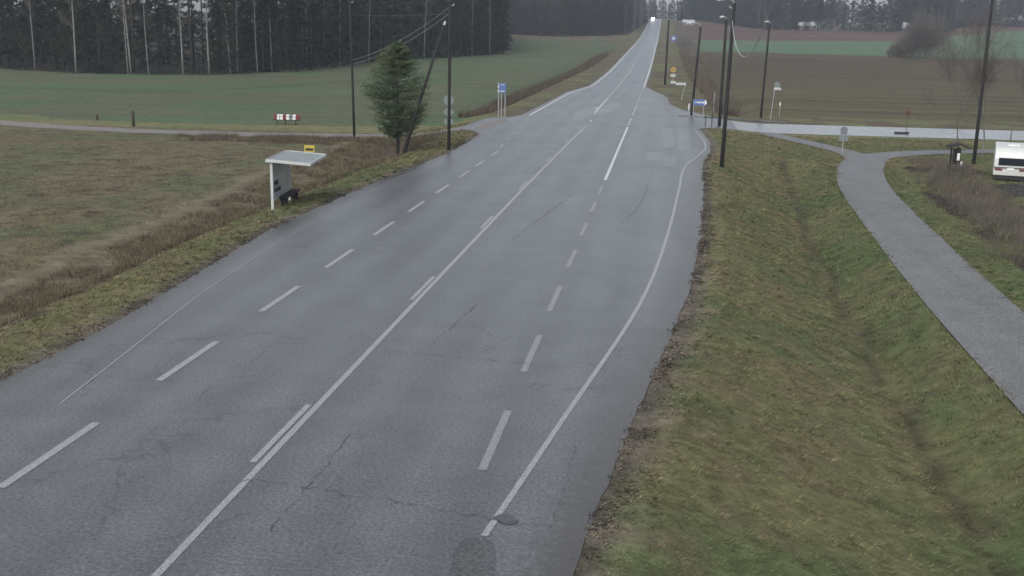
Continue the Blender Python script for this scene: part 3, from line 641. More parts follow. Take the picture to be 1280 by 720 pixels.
def seg_mesh(out):
    p0 = np.array([o[0] for o in out]); p1 = np.array([o[1] for o in out]); r0 = np.array([o[2] for o in out]); r1 = np.array([o[3] for o in out])
    d_ = unit(p1-p0); a = unit(np.cross(d_, np.array([.3, .5, .81]))); b = np.cross(d_, a); n = len(p0); V = np.empty((n, 6, 3))
    for k in range(3):
        o = a*math.cos(k*2.094)+b*math.sin(k*2.094); V[:, k] = p0+o*r0[:, None]; V[:, 3+k] = p1+o*r1[:, None]
    f = np.array([[0, 1, 4, 3], [1, 2, 5, 4], [2, 0, 3, 5]]); return V.reshape(-1, 3), (np.arange(n)[:, None, None]*6+f[None]).reshape(-1, 4)
def npm(name, v, f, m):
    o = npmesh(name, v, f, m); me = o.data; bpy.data.objects.remove(o); return me
r_ = np.random.default_rng(3)
SPR = []
for i in range(5):
    h = 21+2*i; v, f = spruce_crown(r_, h, [1.0, 2.2, .6, 3.5, 1.4][i], 3.4+.25*i, 190, 22, .34)
    SPR.append((trunk_mesh('trunk', h, .22, .03, (0, 0), M['bark'], seed=i), npm('crown', v, f, M['spruce']), h))
PIN = []
for i in range(3):
    h = 20+2*i; v, f = spruce_crown(r_, h, h*.5, 2.8, 90, 26, .34, droop=.1, power=.4)
    PIN.append((trunk_mesh('trunk', h, .2, .06, (.01, 0), M['pinebark'], seed=10+i), npm('crown', v, f, M['spruce']), h))
BIR = []
for i in range(4):
    h = 20; lean = ((-.03, .02, .05, 0)[i], 0); out = []
    for k in range(22):
        t = r_.uniform(.3, .97); an = r_.uniform(0, 6.28); base = (lean[0]*t*t*h, 0, t*h)
        branches(r_, base, unit(np.array([math.cos(an)*.6, math.sin(an)*.6, .75])), 1.8*(1.25-t), .035, 2, out, .5, 3, .1, .008)
    v, f = seg_mesh(out); BIR.append((trunk_mesh('trunk', h, .15, .04, lean, M['birchbark'], seed=20+i), npm('crown', v, f, M['twig']), h))
def plant_tree(name, proto, loc, s, rz, label, cat, group=None, sz=None):
    e = empty(name, loc, rz); e.rotation_euler = (random.gauss(0, .018), random.gauss(0, .022), rz); e.scale = (s, s, sz or s); tag(e, label, cat, group)
    for nm, me in zip(('trunk', 'crown'), proto[:2]):
        o = bpy.data.objects.new(nm, me); col.objects.link(o); o.parent = e
    return e
def along(pts, t):
    d_ = [0]
    for a, b in zip(pts[:-1], pts[1:]): d_.append(d_[-1]+math.hypot(b[0]-a[0], b[1]-a[1]))
    t *= d_[-1]; return np.interp(t, d_, [p[0] for p in pts]), np.interp(t, d_, [p[1] for p in pts])
def onground(x, y): return (float(x), float(y), float(Hb(x, y))-.05)
# front row of the forest west of the road
FRONT = FOREST_EDGE+FE_BACK
for i in range(78):
    x, y = along(FRONT, (i+.5)/78); y += random.uniform(1.5, 7); x += random.uniform(-1.5, 1.5)
    k = random.random()
    if k < .8: plant_tree('spruce_tree', random.choice(SPR), onground(x, y), random.uniform(.8, 1.1), random.uniform(0, 6), 'dark spruce in the front row of the forest behind the green field', 'tree', 'spruces along the edge of the left forest')
    else: plant_tree('pine_tree', random.choice(PIN), onground(x, y), random.uniform(.85, 1.1), random.uniform(0, 6), 'tall pine with bare lower trunk at the edge of the left forest', 'tree', 'pines along the edge of the left forest')
for px in [95, 160, 164, 229, 262, 288, 297, 322, 360, 379, 384, 390, 398, 405, 411, 425, 461, 476, 590, 612, 44, 186, 340, 530]:
    X, Y = G(px, float(np.interp(px, [0, 100, 250, 330, 400, 480, 560, 636], [86, 92, 94, 91, 84, 76, 72, 68]))); big = px in (95, 164, 229, 262, 405)
    e = plant_tree('birch_tree', BIR[(px) % 4], onground(X, Y), random.uniform(.95, 1.15) if big else random.uniform(.6, .85), random.uniform(-.3, .3), 'slender birch with pale bare trunk before the dark left forest', 'tree', 'pale birches along the edge of the left forest', sz=1.1)
# wood masses behind the front rows
def pxof(x, y): return project(x, y, 15)[0]
def mass(name, spots, label, cb=1.2, nb=45, nq=9, qs=.55, mt=None, trunks=True, wr=3.2, hh=(15, 24), prim=5):
    r = np.random.default_rng(len(spots)); protos = []
    for i in range(prim):
        v, f = spruce_crown(r, 1.0*20, 20*(.06 if i % 3 else .3), wr, nb, nq, qs); a, b = v, f
        k = np.array([[-.2, 0, 0], [.2, 0, 0], [.06, 0, 19], [-.06, 0, 19], [0, -.2, 0], [0, .2, 0], [0, .06, 19], [0, -.06, 19]]); fk = np.array([[0, 1, 2, 3], [4, 5, 6, 7]])+len(a)
        protos.append((np.concatenate([a, k]), np.concatenate([b, fk])))
    VV = []; FF = []; b = 0
    for (x, y, z) in spots:
        v, f = protos[r.integers(prim)]; a = r.uniform(0, 6.28); s = r.uniform(*hh)/20; ca, sa = math.cos(a), math.sin(a); w_ = s**.5*r.uniform(.85, 1.2)
        q = np.stack([(v[:, 0]*ca-v[:, 1]*sa)*w_+x, (v[:, 0]*sa+v[:, 1]*ca)*w_+y, v[:, 2]*s+z], 1); VV.append(q); FF.append(f+b); b += len(v)
    return tag(kind(npmesh(name, np.concatenate(VV), np.concatenate(FF), mt or M['spruce']), 'stuff'), label, 'forest')
sp = []
for i in range(460):
    x, y = along(FRONT, random.random()); d_ = 7+random.random()*62; sp.append((x-d_*.25+random.uniform(-2, 2), y+d_, float(Hb(x, y+d_))-.1))
mass('forest', sp, 'dense dark conifer forest behind the green field on the left')
# understorey
us = []
for i in range(240):
    x, y = along(FRONT, random.random()); d_ = 2+random.random()*22; us.append((x, y+d_, float(Hb(x, y+d_))-.3))
mass('undergrowth', us, 'dark young spruce undergrowth inside the left forest edge', nb=22, nq=8, qs=.45, wr=1.9*2, hh=(2.0, 5.5), prim=3)
# second wood, along the left side of the climbing road, and across the crest
F2 = FOREST2_EDGE
for i in range(34):
    x, y = along(F2, (i+.5)/34); k = random.random()
    if k < .7: plant_tree('spruce_tree', random.choice(SPR), onground(x-3, y+random.uniform(0, 6)), random.uniform(.75, 1.0), random.uniform(0, 6), 'spruce at the edge of the far wood left of the climbing road', 'tree', 'spruces along the far wood left of the road')
    else: plant_tree('birch_tree', random.choice(BIR), onground(x, y), random.uniform(.8, 1.0), random.uniform(0, 6), 'bare birch at the edge of the far wood left of the climbing road', 'tree', 'birches along the far wood left of the road')
sp = []
for i in range(900):
    x, y = along(F2, random.random()); d_ = 6+random.random()**1.3*110; sp.append((x-d_*.8, y+d_*.5, float(Hb(x-d_*.8, y+d_*.5))-.2))
for i in range(520):
    x = random.uniform(-190, 190); y = random.uniform(905, 990); sp.append((x, y, float(Hb(x, y))-.2))
mass('forest', sp, 'hazy far forest left of the climbing road and across its crest', nb=26, nq=7, qs=.8, mt=M['farwood'])
# east side
E2 = [p for p in EAST_EDGE]
for i in range(44):
    x, y = along(E2, (i+.5)/44); k = random.random(); s = random.uniform(.6, .95)
    if k < .65: plant_tree('spruce_tree', random.choice(SPR), onground(x, y+random.uniform(0, 8)), s, random.uniform(0, 6), 'far spruce along the wood behind the fields on the right', 'tree', 'spruces along the far right wood')
    else: plant_tree('birch_tree', random.choice(BIR), onground(x, y), s, random.uniform(0, 6), 'far bare birch along the wood behind the fields on the right', 'tree', 'birches along the far right wood')
sp = []
for i in range(1700):
    x, y = along(E2, random.random()); d_ = 5+random.random()**1.3*120;
    if 1030 < pxof(x, y+d_) < 1112 and d_ > 30: continue
    sp.append((x+d_*.1, y+d_, float(Hb(x, y+d_))-.2))
mass('forest', sp, 'hazy blue grey far forest behind the fields on the right', nb=26, nq=7, qs=.8, mt=M['farwood'], hh=(14, 22), wr=3.6)

# the young pine by the leaning strut
X, Y = G(497, 190); e = empty('pine_tree', onground(X, Y)); tag(e, 'lone bushy green pine beside the leaning strut pole', 'tree')
r = np.random.default_rng(12); v, f = spruce_crown(r, 6.9, .95, 2.2, 440, 100, .062, droop=-.22, power=.8, prof=lambda u: np.interp(u, [0, .2, .38, .5, .66, .85, .94, 1], [1.0, 1.85, 2.15, 2.0, 1.6, .9, .5, .1])); k = (np.abs(v[:, 2]) > 0)
npmesh('crown', v, f, M['pine'], e)
out = []
for i in range(60):
    t = r.random(); an = r.uniform(0, 6.28); L_ = 2.0*(1-t)**.62; p = np.array([0, 0, 1.1+5.2*t]); out.append((p, p+np.array([math.cos(an)*L_, math.sin(an)*L_, .2*L_]), .028*(1-t)+.008, .005))
tz = [(0, 0, -.1), (.03, 0, 2), (0, .03, 4.2), (0, 0, 6.3)]; tr_ = [.13, .10, .06, .02]
for k in range(3): out.append((np.array(tz[k], float), np.array(tz[k+1], float), tr_[k], tr_[k+1]))
v, f = seg_mesh(out); npmesh('trunk', v, f, M['bark'], e)
# leafless brush round its foot
def brush(name, px, py, n, rad, h, label, seed, m=None, cat='shrub', group=None, depth=2):
    X, Y = G(px, py); r = np.random.default_rng(seed); out = []
    for i in range(n):
        a = r.uniform(0, 6.28); q = rad*math.sqrt(r.random()); d0 = unit(np.array([r.normal(0, .4), r.normal(0, .4), 1])); branches(r, (math.cos(a)*q, math.sin(a)*q*.8, -.05), d0, h*r.uniform(.35, .6), .012*h**.5, depth, out, .4, 3, .2, .004*h**.5)
    v, f = seg_mesh(out); o = npmesh(name, v, f, m or M['twig']); o.location = (X, Y, float(Hg(X, Y, False))); return tag(o, label, cat, group)
brush('bush', 478, 190, 22, 1.3, .8, 'low dark bush left of the lone pine foot', 1); brush('bush', 520, 187, 16, 1.0, .7, 'low dark bush between the strut foot and the roadside pole', 2)
brush('bush', 398, 192, 12, .8, .6, 'small brown bush behind the bus shelter roof', 4)
# bare trees near the camper
def baretree(name, px, py, h, label, seed, m='twig', trunk='twig', rad=.09, spread=.42, kids=4, Yo=0, depth=4, lean=(0, 0, 1)):
    X, Y = G(px, py); r = np.random.default_rng(seed); out = []
    branches(r, (0, 0, -.1), unit(np.array(lean, float)), h*.40, rad, depth, out, spread, kids, .22, .0035)
    e = empty(name, (X, Y, float(Hb(X, Y)))); tag(e, label, 'tree'); o3 = out[:3]; v, f = seg_mesh(o3); npmesh('trunk', v, f, M[trunk], e)
    v, f = seg_mesh(out[3:]); npmesh('crown', v, f, M[m], e); return e
baretree('bare_tree', 1197, 196, 8.0, 'thin leafless tree behind the notice stand', 21, rad=.06, lean=(-.1, 0, 1))
baretree('bare_tree', 1228, 196, 10.0, 'leafless tree with pale trunk right behind the tall tilted pole', 22, trunk='birchbark', rad=.075)
baretree('bare_tree', 1262, 186, 9.0, 'leafless tree behind the white caravan', 24, rad=.06)
for i, (px, py, n, lb) in enumerate([(1170, 232, 26, 'grey twiggy bush at the inner bend of the path'), (1185, 222, 22, 'grey twiggy bush at the foot of the notice stand'), (1212, 268, 24, 'tangled brown bush right of the path beyond its bend'), (1245, 292, 26, 'tangled brown bush halfway between the path and the camper lot'), (1272, 325, 26, 'nearest brown bush at the right edge of the picture')]):
    brush('bush', px, py, n, 1.0, 1.0, lb, 40+i)
# clump on the far green field, roadside bush
for i, (px, py, h, wd) in enumerate([(1116, 71, 3, 2), (1123, 71, 5.5, 2), (1131, 72, 8, 2), (1139, 72.5, 11, 2.2), (1147, 73, 13, 2.2), (1155, 73, 14.5, 2.2), (1163, 72, 13, 2.2), (1160, 60, 9, 2)]):
    X, Y = G(px, py); r = np.random.default_rng(60+i); out = []
    for k in range(26):
        q = wd*math.sqrt(r.random()); a_ = r.uniform(0, 6.28); hh_ = h*(.35+.65*(1-q/wd)**.5)*r.uniform(.6, 1)
        branches(r, (math.cos(a_)*q, math.sin(a_)*q, -.3), unit(np.array([math.cos(a_)*.25+r.normal(0, .15), r.normal(0, .2), 1])), hh_*.5, .07, 3, out, .45, 3, .2, .018)
    v, f = seg_mesh(out); o = npmesh('bare_tree', v, f, M['twig']); o.location = (X, Y, float(Hb(X, Y)))
    tag(o, ['smallest leafless bush at the left foot of the far clump', 'second leafless bush from the left in the far clump', 'third leafless tree from the left in the far clump', 'leafless tree before the cottage in the far clump', 'tall leafless tree left of the tallest in the far clump', 'tallest leafless tree of the clump on the far green field', 'rightmost leafless tree of the far clump', 'leafless tree behind the tallest one of the far clump'][i], 'tree', 'clump of bare trees on the far field')
for i, (px, py) in enumerate([(853, 60), (862, 62)]):
    brush('bush', px, py, 30, 3.0, 4.5, ['dark leafless bush in the ditch nearer the far green field corner', 'dark leafless bush just right of its twin by the far green field'][i], 80+i)
brush('bush', 908, 141, 24, 1.6, 2.0, 'dark leafless bush behind the thin post at the side road', 90)

# ------------------------------------------------------------------ poles
def pole(base, top, label, r0=.11, r1=.08, lamp=None, Y=None, name='utility_pole', cat='pole', group=None, ins=0, extra=0, m='wood'):
    X, Y0 = G(*base); z = float(Hb(X, Y0)); tp = at(top[0], top[1], Y0); v = tp-Vector((X, Y0, z))
    if extra: v = v*(1+extra)
    e = empty(name, (X, Y0, z)); tag(e, label, cat, group)
    MB().tube([(0, 0, -.3), tuple(v*.33), tuple(v*.66), tuple(v)], [r0, r0*.9, (r0+r1)/2, r1], 12).build('shaft', M[m], e, smooth=True)
    for k in range(ins):
        zz = v*(1-.03-.035*k); MB().tube([zz+Vector((0, 0, -.0)), zz+Vector((.22*(1 if k % 2 else -1), 0, .02)), zz+Vector((.24*(1 if k % 2 else -1), 0, .12))], [.015, .02, .035], 7).build('insulator', M['lamp'], e)
    if lamp:
        dx, dz, L_ = lamp; q = v*.985; pts = [q*.95, q+Vector((dx*.05, 0, dz*.55)), q+Vector((dx*.35, 0, dz*.9)), q+Vector((dx*.75, 0, dz))]
        MB().tube(smoothline([tuple(p) for p in pts], 4), .028, 7).build('lamp_arm', M['galv'], e, smooth=True)
        c = pts[-1]; s = 1 if dx > 0 else -1
        h_ = MB().prism([(c.x, c.z-.05), (c.x+s*L_, c.z-.10), (c.x+s*L_*.96, c.z-.01), (c.x+s*L_*.6, c.z+.07), (c.x, c.z+.05)], 'y', c.y-.11, c.y+.11).build('lamp_head', M['lamp'], e, bevel=.012)
    return e, Vector((X, Y0, z)), Vector((X, Y0, z))+v
p1 = pole((443, 172), (437.3, 0), 'dark pole standing alone left of the bushy pine', .105, .075, ins=2, extra=.05)
p2 = pole((561, 187), (562.6, 0), 'roadside pole carrying the slack wires right of the bushy pine', .11, .08, ins=2, extra=.03)
p3 = pole((902, 208), (918, 4), 'nearest thick dark lamp pole beside the curved road edge', .125, .095, lamp=(-.75, .35, .4), ins=1)
p4 = pole((899, 157), (908, 24), 'dark lamp pole at the near corner of the side road', .15, .115, lamp=(-.3, .35, .35))
p5 = pole((864, 145), (876, 33), 'dark lamp pole at the far corner beside the blue arrow sign', .13, .095, lamp=(-1.1, .45, .5))
p6 = pole((831, 106), (836, 25), 'farthest dark pole on the right shoulder of the climbing road', .17, .13)
p7 = pole((951, 146), (962, 30), 'lamp pole on the far side of the side road before the brown field', .13, .09, lamp=(-.12, .4, .45))
p8 = pole((1217, 205), (1240.5, 0), 'tall tilted pole near the white caravan', .12, .09, extra=.08, ins=2)
# strut leaning on p2
X, Y = G(504, 191); z = float(Hb(X, Y)); tp = at(556, 29, p2[1].y-.15); e = empty('strut_pole', (X, Y, z)); tag(e, 'slanting strut leaning from the pine foot against the roadside pole', 'strut')
v = tp-Vector((X, Y, z)); MB().tube([(0, 0, -.2), tuple(v*.5), tuple(v)], [.115, .10, .08], 10).build('shaft', M['wood'], e, smooth=True); MB().tube([tuple(v*.985), tuple(v+v.normalized()*.12)], [.10, .07], 10).build('cap', M['galv'], e)
def wire(a, b, sag, rad, label, m='wire', cat='wire', group=None, n=60):
    a, b = Vector(a), Vector(b); pts = [a.lerp(b, i/n)-Vector((0, 0, sag*4*(i/n)*(1-i/n))) for i in range(n+1)]
    o = MB().tube(pts, rad, 6).build('overhead_wire', M[m], None, smooth=True); return tag(o, label, cat, group)
wire(at(438, 18, p1[1].y), at(562, 17, p2[1].y), .12, .012, 'thin level wire between the lone pole and the roadside pole')
for a, b_, l in [((561.5, 9), (440.5, 75), 'upper of the two slack wires from the roadside pole down to the lone pole'), ((561.5, 17), (441, 80), 'lower of the two slack wires from the roadside pole down to the lone pole')]:
    wire(at(a[0], a[1], p2[1].y), at(b_[0], b_[1], p1[1].y), .42, .013, l, 'galv')
wire(at(440.5, 76, p1[1].y), at(330, 92, p1[1].y+7), .12, .007, 'faint wire running on leftwards from the lone pole')
# slack cable from nearest lamp pole, rising over the camera
CAB = None
A = at(915.5, 26, p3[1].y)
cb_ = smoothline([tuple(at(*q)) for q in [(915.5, 26, 63.3), (917.5, 45, 62.6), (921, 60, 61.5), (926, 69, 60), (932, 71, 58.5), (939, 66, 57), (946, 54, 55.5), (953, 38, 54), (960, 20, 52.6), (967, 0, 51), (985, -55, 47)]] + [(8.6, 38, 10.4), (10.6, 20, 12.0), (12.2, 3.0, 12.6)], 5)
tag(MB().tube(cb_, .022, 6).build('slack_cable', M['cable'], None, smooth=True), 'pale slack cable hanging in a loop from the nearest lamp pole', 'cable')
e = empty('utility_pole', (12.3, 2.9, -.5)); tag(e, 'pole beside the camera that carries the near end of the slack cable', 'pole'); MB().tube([(0, 0, -.3), (0, 0, 6), (0, 0, 13.4)], [.14, .12, .09], 12).build('shaft', M['wood'], e, smooth=True)

# ------------------------------------------------------------------ bus shelter
ax, ay = G(341, 261.5); bx, by = G(369, 245); dv = Vector((bx-ax, by-ay)).normalized(); rz = math.atan2(dv.y, dv.x)
zs = float(Hg(ax, ay, False)); S = empty('bus_shelter', (ax, ay, zs), rz); tag(S, 'grey white bus shelter with cantilevered roof on the left verge', 'bus shelter')
Lh = 3.3; HH = 2.02     # local x along the road (away), local y to the left of it, so the road is at -y
for x_ in (0.0, Lh): MB().box(x_-.055, x_+.055, -.055, .055, -.3, HH+.02).build('post', M['shelter'], S, bevel=.01)
M['panel'] = mat('weathered_panel', (.40, .42, .43), .35, .25, 2, c2=(.32, .34, .35))
MB().box(.09, Lh-.09, -.025, .025, .42, HH-.06).build('back_panel', M['panel'], S)
MB().box(.09, Lh-.09, -.045, -.027, .34, .42).box(.09, Lh-.09, -.04, -.027, 1.18, 1.23).build('rail', M['shelter'], S)
rp = [(.16, HH), (-.1, HH), (-1.6, HH-.12), (-1.6, HH-.07), (-.1, HH+.06), (.16, HH+.06)]
M['roofing'] = mat('roof_sheet', (.22, .25, .26), .45, .2, 2)
MB().prism(rp, 'x', -.12, Lh+.12).build('roof', M['roofing'], S)
rim = MB()
for x0, x1 in ((-.18, -.122), (Lh+.122, Lh+.18)): rim.prism([(.2, HH-.03), (-.1, HH-.03), (-1.66, HH-.15), (-1.66, HH-.04), (-.1, HH+.09), (.2, HH+.09)], 'x', x0, x1)
rim.box(-.12, Lh+.12, -1.66, -1.602, HH-.15, HH-.04).box(-.12, Lh+.12, .162, .2, HH-.02, HH+.09).build('roof_rim', M['shelter'], S)
MB().box(.7, Lh-.1, -.50, -.10, .38, .43).box(.9, .97, -.45, -.12, 0, .38).box(Lh-.4, Lh-.33, -.45, -.12, 0, .38).build('bench', M['wood'], S, bevel=.008)
gfx = MB(); rr = random.Random(5)
for row, z0 in ((0, .95), (1, .66)):
    x0 = .28
    for k in range(4 if row == 0 else 6):
        wd = .13; mbp = [(x0, -.032, z0+rr.uniform(-.02, .03)), (x0+.02, -.032, z0+.2), (x0+wd*.6, -.032, z0+rr.uniform(.1, .22)), (x0+wd*.8, -.032, z0), (x0+wd, -.032, z0+.05)]
        gfx.tube(mbp, .012, 4); x0 += wd+.07
gfx.build('graffiti', M['black'], S)
# yellow bus stop sign on a short mast above the roof's far edge
bsx = S.matrix_world
q0 = at(386.5, 186, by-.3); e = empty('bus_stop_sign', (q0.x, q0.y, 0)); zb = float(Hg(q0.x, q0.y, False)); e.location.z = zb; hz = q0.z-zb
tag(e, 'small yellow bus stop sign on a short stub above the shelter roof', 'sign')
MB().tube([(0, .03, zs+HH-.12-zb), (0, .03, hz+.16)], .03, 8).build('post', M['galv'], e)
MB().box(-.23, .25, -.02, .0, -.15+hz, .16+hz).build('sign_plate', M['yellow'], e)
MB().box(-.16, .2, -.028, -.021, -.08+hz, .03+hz).build('pictogram', M['black'], e)

# ------------------------------------------------------------------ mailboxes
X, Y = G(359, 155.5); e = empty('mailbox_row', (X, Y, float(Hb(X, Y))), .05); tag(e, 'row of red and white mailboxes on a low rack by the gravel road', 'mailboxes')
MB().box(-1.12, 1.12, -.02, .25, .34, .38).box(-.93, -.86, 0, .07, -.2, .36).box(-.19, -.12, 0, .07, -.2, .36).box(.72, .79, 0, .07, -.2, .36).build('rack', M['wood'], e)
x0 = -1.14
for wd, mm in [(.27, 'red'), (.22, 'white'), (.04, 'black'), (.26, 'white'), (.15, 'red'), (.13, 'red'), (.27, 'white'), (.3, 'signback'), (.27, 'white'), (.33, 'red')]:
    if mm != 'black':
        b = MB().prism([(-.03, .39), (.3, .39), (.3, .76), (.12, .84), (-.03, .76)], 'x', x0, x0+wd-.02).build('mailbox', M[mm], e, bevel=.012)
        MB().box(x0+.02, x0+wd-.04, -.042, -.032, .67, .70).build('flap', M['dark'], b)
    x0 += wd
# brown marker posts by the gravel road
for (px, pb, pt, rad, lb) in [(167, 158, 138.5, .13, 'thick brown wooden post at the edge of the gravel road'), (121.5, 150, 143.5, .10, 'short brown stub of a post left of the thick brown post')]:
    X, Y = G(px, pb); z = float(Hb(X, Y)); t = at(px, pt, Y); o = MB().tube([(0, 0, -.3), (0, 0, (t.z-z)*.96), (0, 0, t.z-z)], [rad, rad*.95, rad*.75], 10).build('wooden_post', mat('post_wood', (.06, .045, .036), .9, .3, 4), None, smooth=True); o.location = (X, Y, z); tag(o, lb, 'post')

# ------------------------------------------------------------------ signs
def disc(cx, cz, r, y0, y1, n=28): return [(cx+r*math.cos(2*math.pi*k/n), cz+r*math.sin(2*math.pi*k/n)) for k in range(n)]
def sign_base(px, py, name, label, cat='sign', rz=0):
    X, Y = G(px, py); z = float(Hb(X, Y)); e = empty(name, (X, Y, z), rz); tag(e, label, cat); return e, X, Y, z
def zof(px, py, Y, z): return at(px, py, Y).z-z
e, X, Y, z = sign_base(561, 159, 'road_sign', 'backs of a round and a diamond sign behind the roadside pole')
zr, zd, zl = zof(560, 125, Y, z), zof(560, 140, Y, z), zof(560, 152, Y, z)
MB().tube([(0, 0, -.2), (0, 0, zr+.3)], .035, 8).build('post', M['galv'], e)
MB().prism(disc(0, zr, .44, 0, 0), 'y', -.07, -.045).build('round_plate', M['signback'], e)
MB().prism([(-.5, zd), (0, zd-.46), (.5, zd), (0, zd+.46)], 'y', -.07, -.045).build('diamond_plate', M['signback'], e)
MB().box(-.38, .38, -.07, -.045, zl-.2, zl+.2).build('lower_plate', M['signback'], e)
e, X, Y, z = sign_base(627, 147, 'bus_bay_sign', 'blue sign high on two grey posts beside the left junction')
ht = zof(627, 103, Y, z); MB().tube([(-.30, 0, -.2), (-.30, 0, ht)], .045, 8).build('post', M['galv'], e); MB().tube([(.28, .1, -.2), (.28, .1, ht-.02)], .045, 8).build('post', M['galv'], e)
MB().box(-.08, -.02, .05, .1, -.2, ht-.9).build('post', M['galv'], e)
MB().box(-.24, .34, -.06, -.035, ht-.92, ht-.06).build('sign_plate', M['blue'], e); MB().box(-.36, -.26, -.07, -.03, ht-.45, ht-.3).box(-.36, -.26, -.07, -.03, ht-.85, ht-.7).build('bracket', M['white'], e)
MB().box(-.14, .24, -.066, -.061, ht-.22, ht-.19).box(-.14, .24, -.066, -.061, ht-.8, ht-.74).build('lettering', M['white'], e)
# blue arrow sign
e, X, Y, z = sign_base(866, 146.5, 'direction_sign', 'blue arrow direction sign with white lettering at the side road corner')
c0 = at(867.5, 127.8, Y); h0 = c0.z-z; k = 882.5-867; pxm = 1350/Y/1.0; Wd = (883.5-867)/pxm; hh = 3.6/pxm
MB().tube([(0, .04, -.2), (0, .04, h0+hh)], .035, 8).build('post', M['galv'], e); MB().tube([(Wd*.75, .04, -.2), (Wd*.75, .04, h0+hh)], .035, 8).build('post', M['galv'], e)
x1 = 0; MB().prism([(x1, h0-hh), (x1+Wd*.86, h0-hh), (x1+Wd, h0), (x1+Wd*.86, h0+hh), (x1, h0+hh)], 'y', -.03, -.005).build('sign_plate', M['blue'], e)
lt = MB(); rr = random.Random(3); xx = x1+.16
while xx < x1+Wd*.74:
    w_ = rr.uniform(.03, .07); lt.box(xx, xx+w_, -.036, -.031, h0-rr.uniform(.05, .12), h0+rr.uniform(.04, .11)); xx += w_+rr.uniform(.03, .05)
lt.prism([(x1+Wd*.80, h0-hh*.8), (x1+Wd*.86, h0-hh*.8), (x1+Wd*.97, h0), (x1+Wd*.86, h0+hh*.8), (x1+Wd*.80, h0+hh*.8)], 'y', -.036, -.031)
lt.build('lettering', M['white'], e)
# finger post with pale name boards
e, X, Y, z = sign_base(851, 125, 'finger_post', 'pale finger boards on a slim leaning post left of the blue arrow sign')
tp = at(857, 105, Y); v = tp-Vector((X, Y, z)); MB().tube([(0, 0, -.2), tuple(v)], .045, 8).build('post', M['galv'], e)
MB().box(v.x-1.15, v.x+.05, v.y-.05, v.y-.02, v.z-.14, v.z+.14).build('name_board', M['signwhite'], e); MB().box(v.x-1.8, v.x-1.2, v.y-.05, v.y-.02, v.z+.08, v.z+.32).build('name_board', M['signwhite'], e)
MB().box(v.x-1.8, v.x, v.y-.018, v.y+.0, v.z+.0, v.z+.05).build('bracket', M['galv'], e)
M['rimorange'] = mat('faded_rim', (.28, .13, .05), .5, .15, 5)
# speed sign with plate
e, X, Y, z = sign_base(841, 101, 'speed_limit_sign', 'round yellow sign with red rim and white plate beside the climbing road')
c = at(840, 87, Y).z-z; c2 = at(840, 94.3, Y).z-z; MB().tube([(0, 0, -.2), (0, 0, c+.5)], .04, 8).build('post', M['galv'], e)
MB().prism(disc(0, c, .5, 0, 0), 'y', -.07, -.045).build('rim', M['rimorange'], e); MB().prism(disc(0, c, .36, 0, 0), 'y', -.077, -.072).build('sign_face', M['yellow'], e)
MB().box(-.2, -.04, -.084, -.079, c-.18, c+.18).box(.04, .2, -.084, -.079, c-.18, c+.18).build('numerals', M['patch_dark'], e); MB().box(-.42, .42, -.07, -.045, c2-.2, c2+.2).build('lower_plate', M['signwhite'], e)
# far blue sign
e, X, Y, z = sign_base(842, 56, 'bus_sign', 'far blue square sign on the right shoulder near the crest')
c = at(842, 48, Y).z-z; s = 3.3*Y/1350; MB().tube([(0, 0, -.2), (0, 0, c+s)], .06, 8).build('post', M['galv'], e); MB().box(-s*1.1, s*1.1, -.09, -.06, c-s, c+s).build('sign_plate', M['blue'], e); MB().box(-s*.5, s*.5, -.1, -.091, c-s*.4, c+s*.5).build('pictogram', M['white'], e)
# thin posts near the side road
for px, pb, pt, rad, mm, lb in [(861, 137.8, 129.5, .06, 'white', 'short white marker post before the blue arrow sign'), (892, 138, 115.5, .05, 'galv', 'thin grey post in front of the dark bush'), (881.5, 157.5, 143.5, .035, 'wood', 'very thin dark rod left of the corner lamp pole'), (889.5, 158.5, 141, .035, 'wood', 'very thin dark rod just left of the corner lamp pole')]:
    X, Y = G(px, pb); z = float(Hb(X, Y)); t = at(px, pt, Y); o = MB().tube([(0, 0, -.2), (0, 0, (t.z-z)*.9), (0, 0, t.z-z)], [rad, rad, rad*.7], 8).build('marker_post', M[mm], None); o.location = (X, Y, z); tag(o, lb, 'post')
# white topped signs behind side road
e, X, Y, z = sign_base(969, 149, 'road_sign', 'grey sign post with small white board right of the farther lamp pole')
c = at(972.5, 111, Y).z-z; dx = at(972.5, 111, Y).x-X
MB().tube([(-.5, 0, -.2), (dx-.3, 0, c)], .04, 8).build('post', M['galv'], e); MB().box(dx-.4, dx+.3, -.06, -.035, c-.12, c+.12).build('name_board', M['signwhite'], e); MB().prism(disc(dx-.1, c+.38, .3, 0, 0), 'y', -.05, -.03).build('round_plate', M['signback'], e)
e, X, Y, z = sign_base(974, 146, 'marker_post', 'slim pale post just right of the white board sign', 'post'); c = at(974, 128, Y).z-z; MB().tube([(0, 0, -.2), (0, 0, c-.35)], .03, 8).build('post', M['galv'], e); MB().box(-.06, .06, -.03, .03, c-.35, c).build('reflector', M['white'], e)
e, X, Y, z = sign_base(1052.5, 192, 'road_sign', 'grey round sign over two pale plates beside the path fork')
c = at(1053, 163, Y).z-z; c2 = at(1053, 172.5, Y).z-z; MB().tube([(0, 0, -.2), (0, 0, c+.22)], .032, 8).build('post', M['galv'], e)
MB().prism([(-.22, c-.28), (.22, c-.28), (.24, c+.1), (.12, c+.26), (-.12, c+.26), (-.24, c+.1)], 'y', -.055, -.035).build('upper_plate', mat('sign_back_dark', (.14, .15, .17), .6, .1, 5), e)
MB().box(-.31, -.05, -.06, -.04, c2-.2, c2+.16).box(.05, .33, -.06, -.04, c2-.2, c2+.16).build('lower_plate', M['signback'], e)
e, X, Y, z = sign_base(1132.5, 168, 'round_sign', 'rusty orange round sign on a thin post before the brown field')
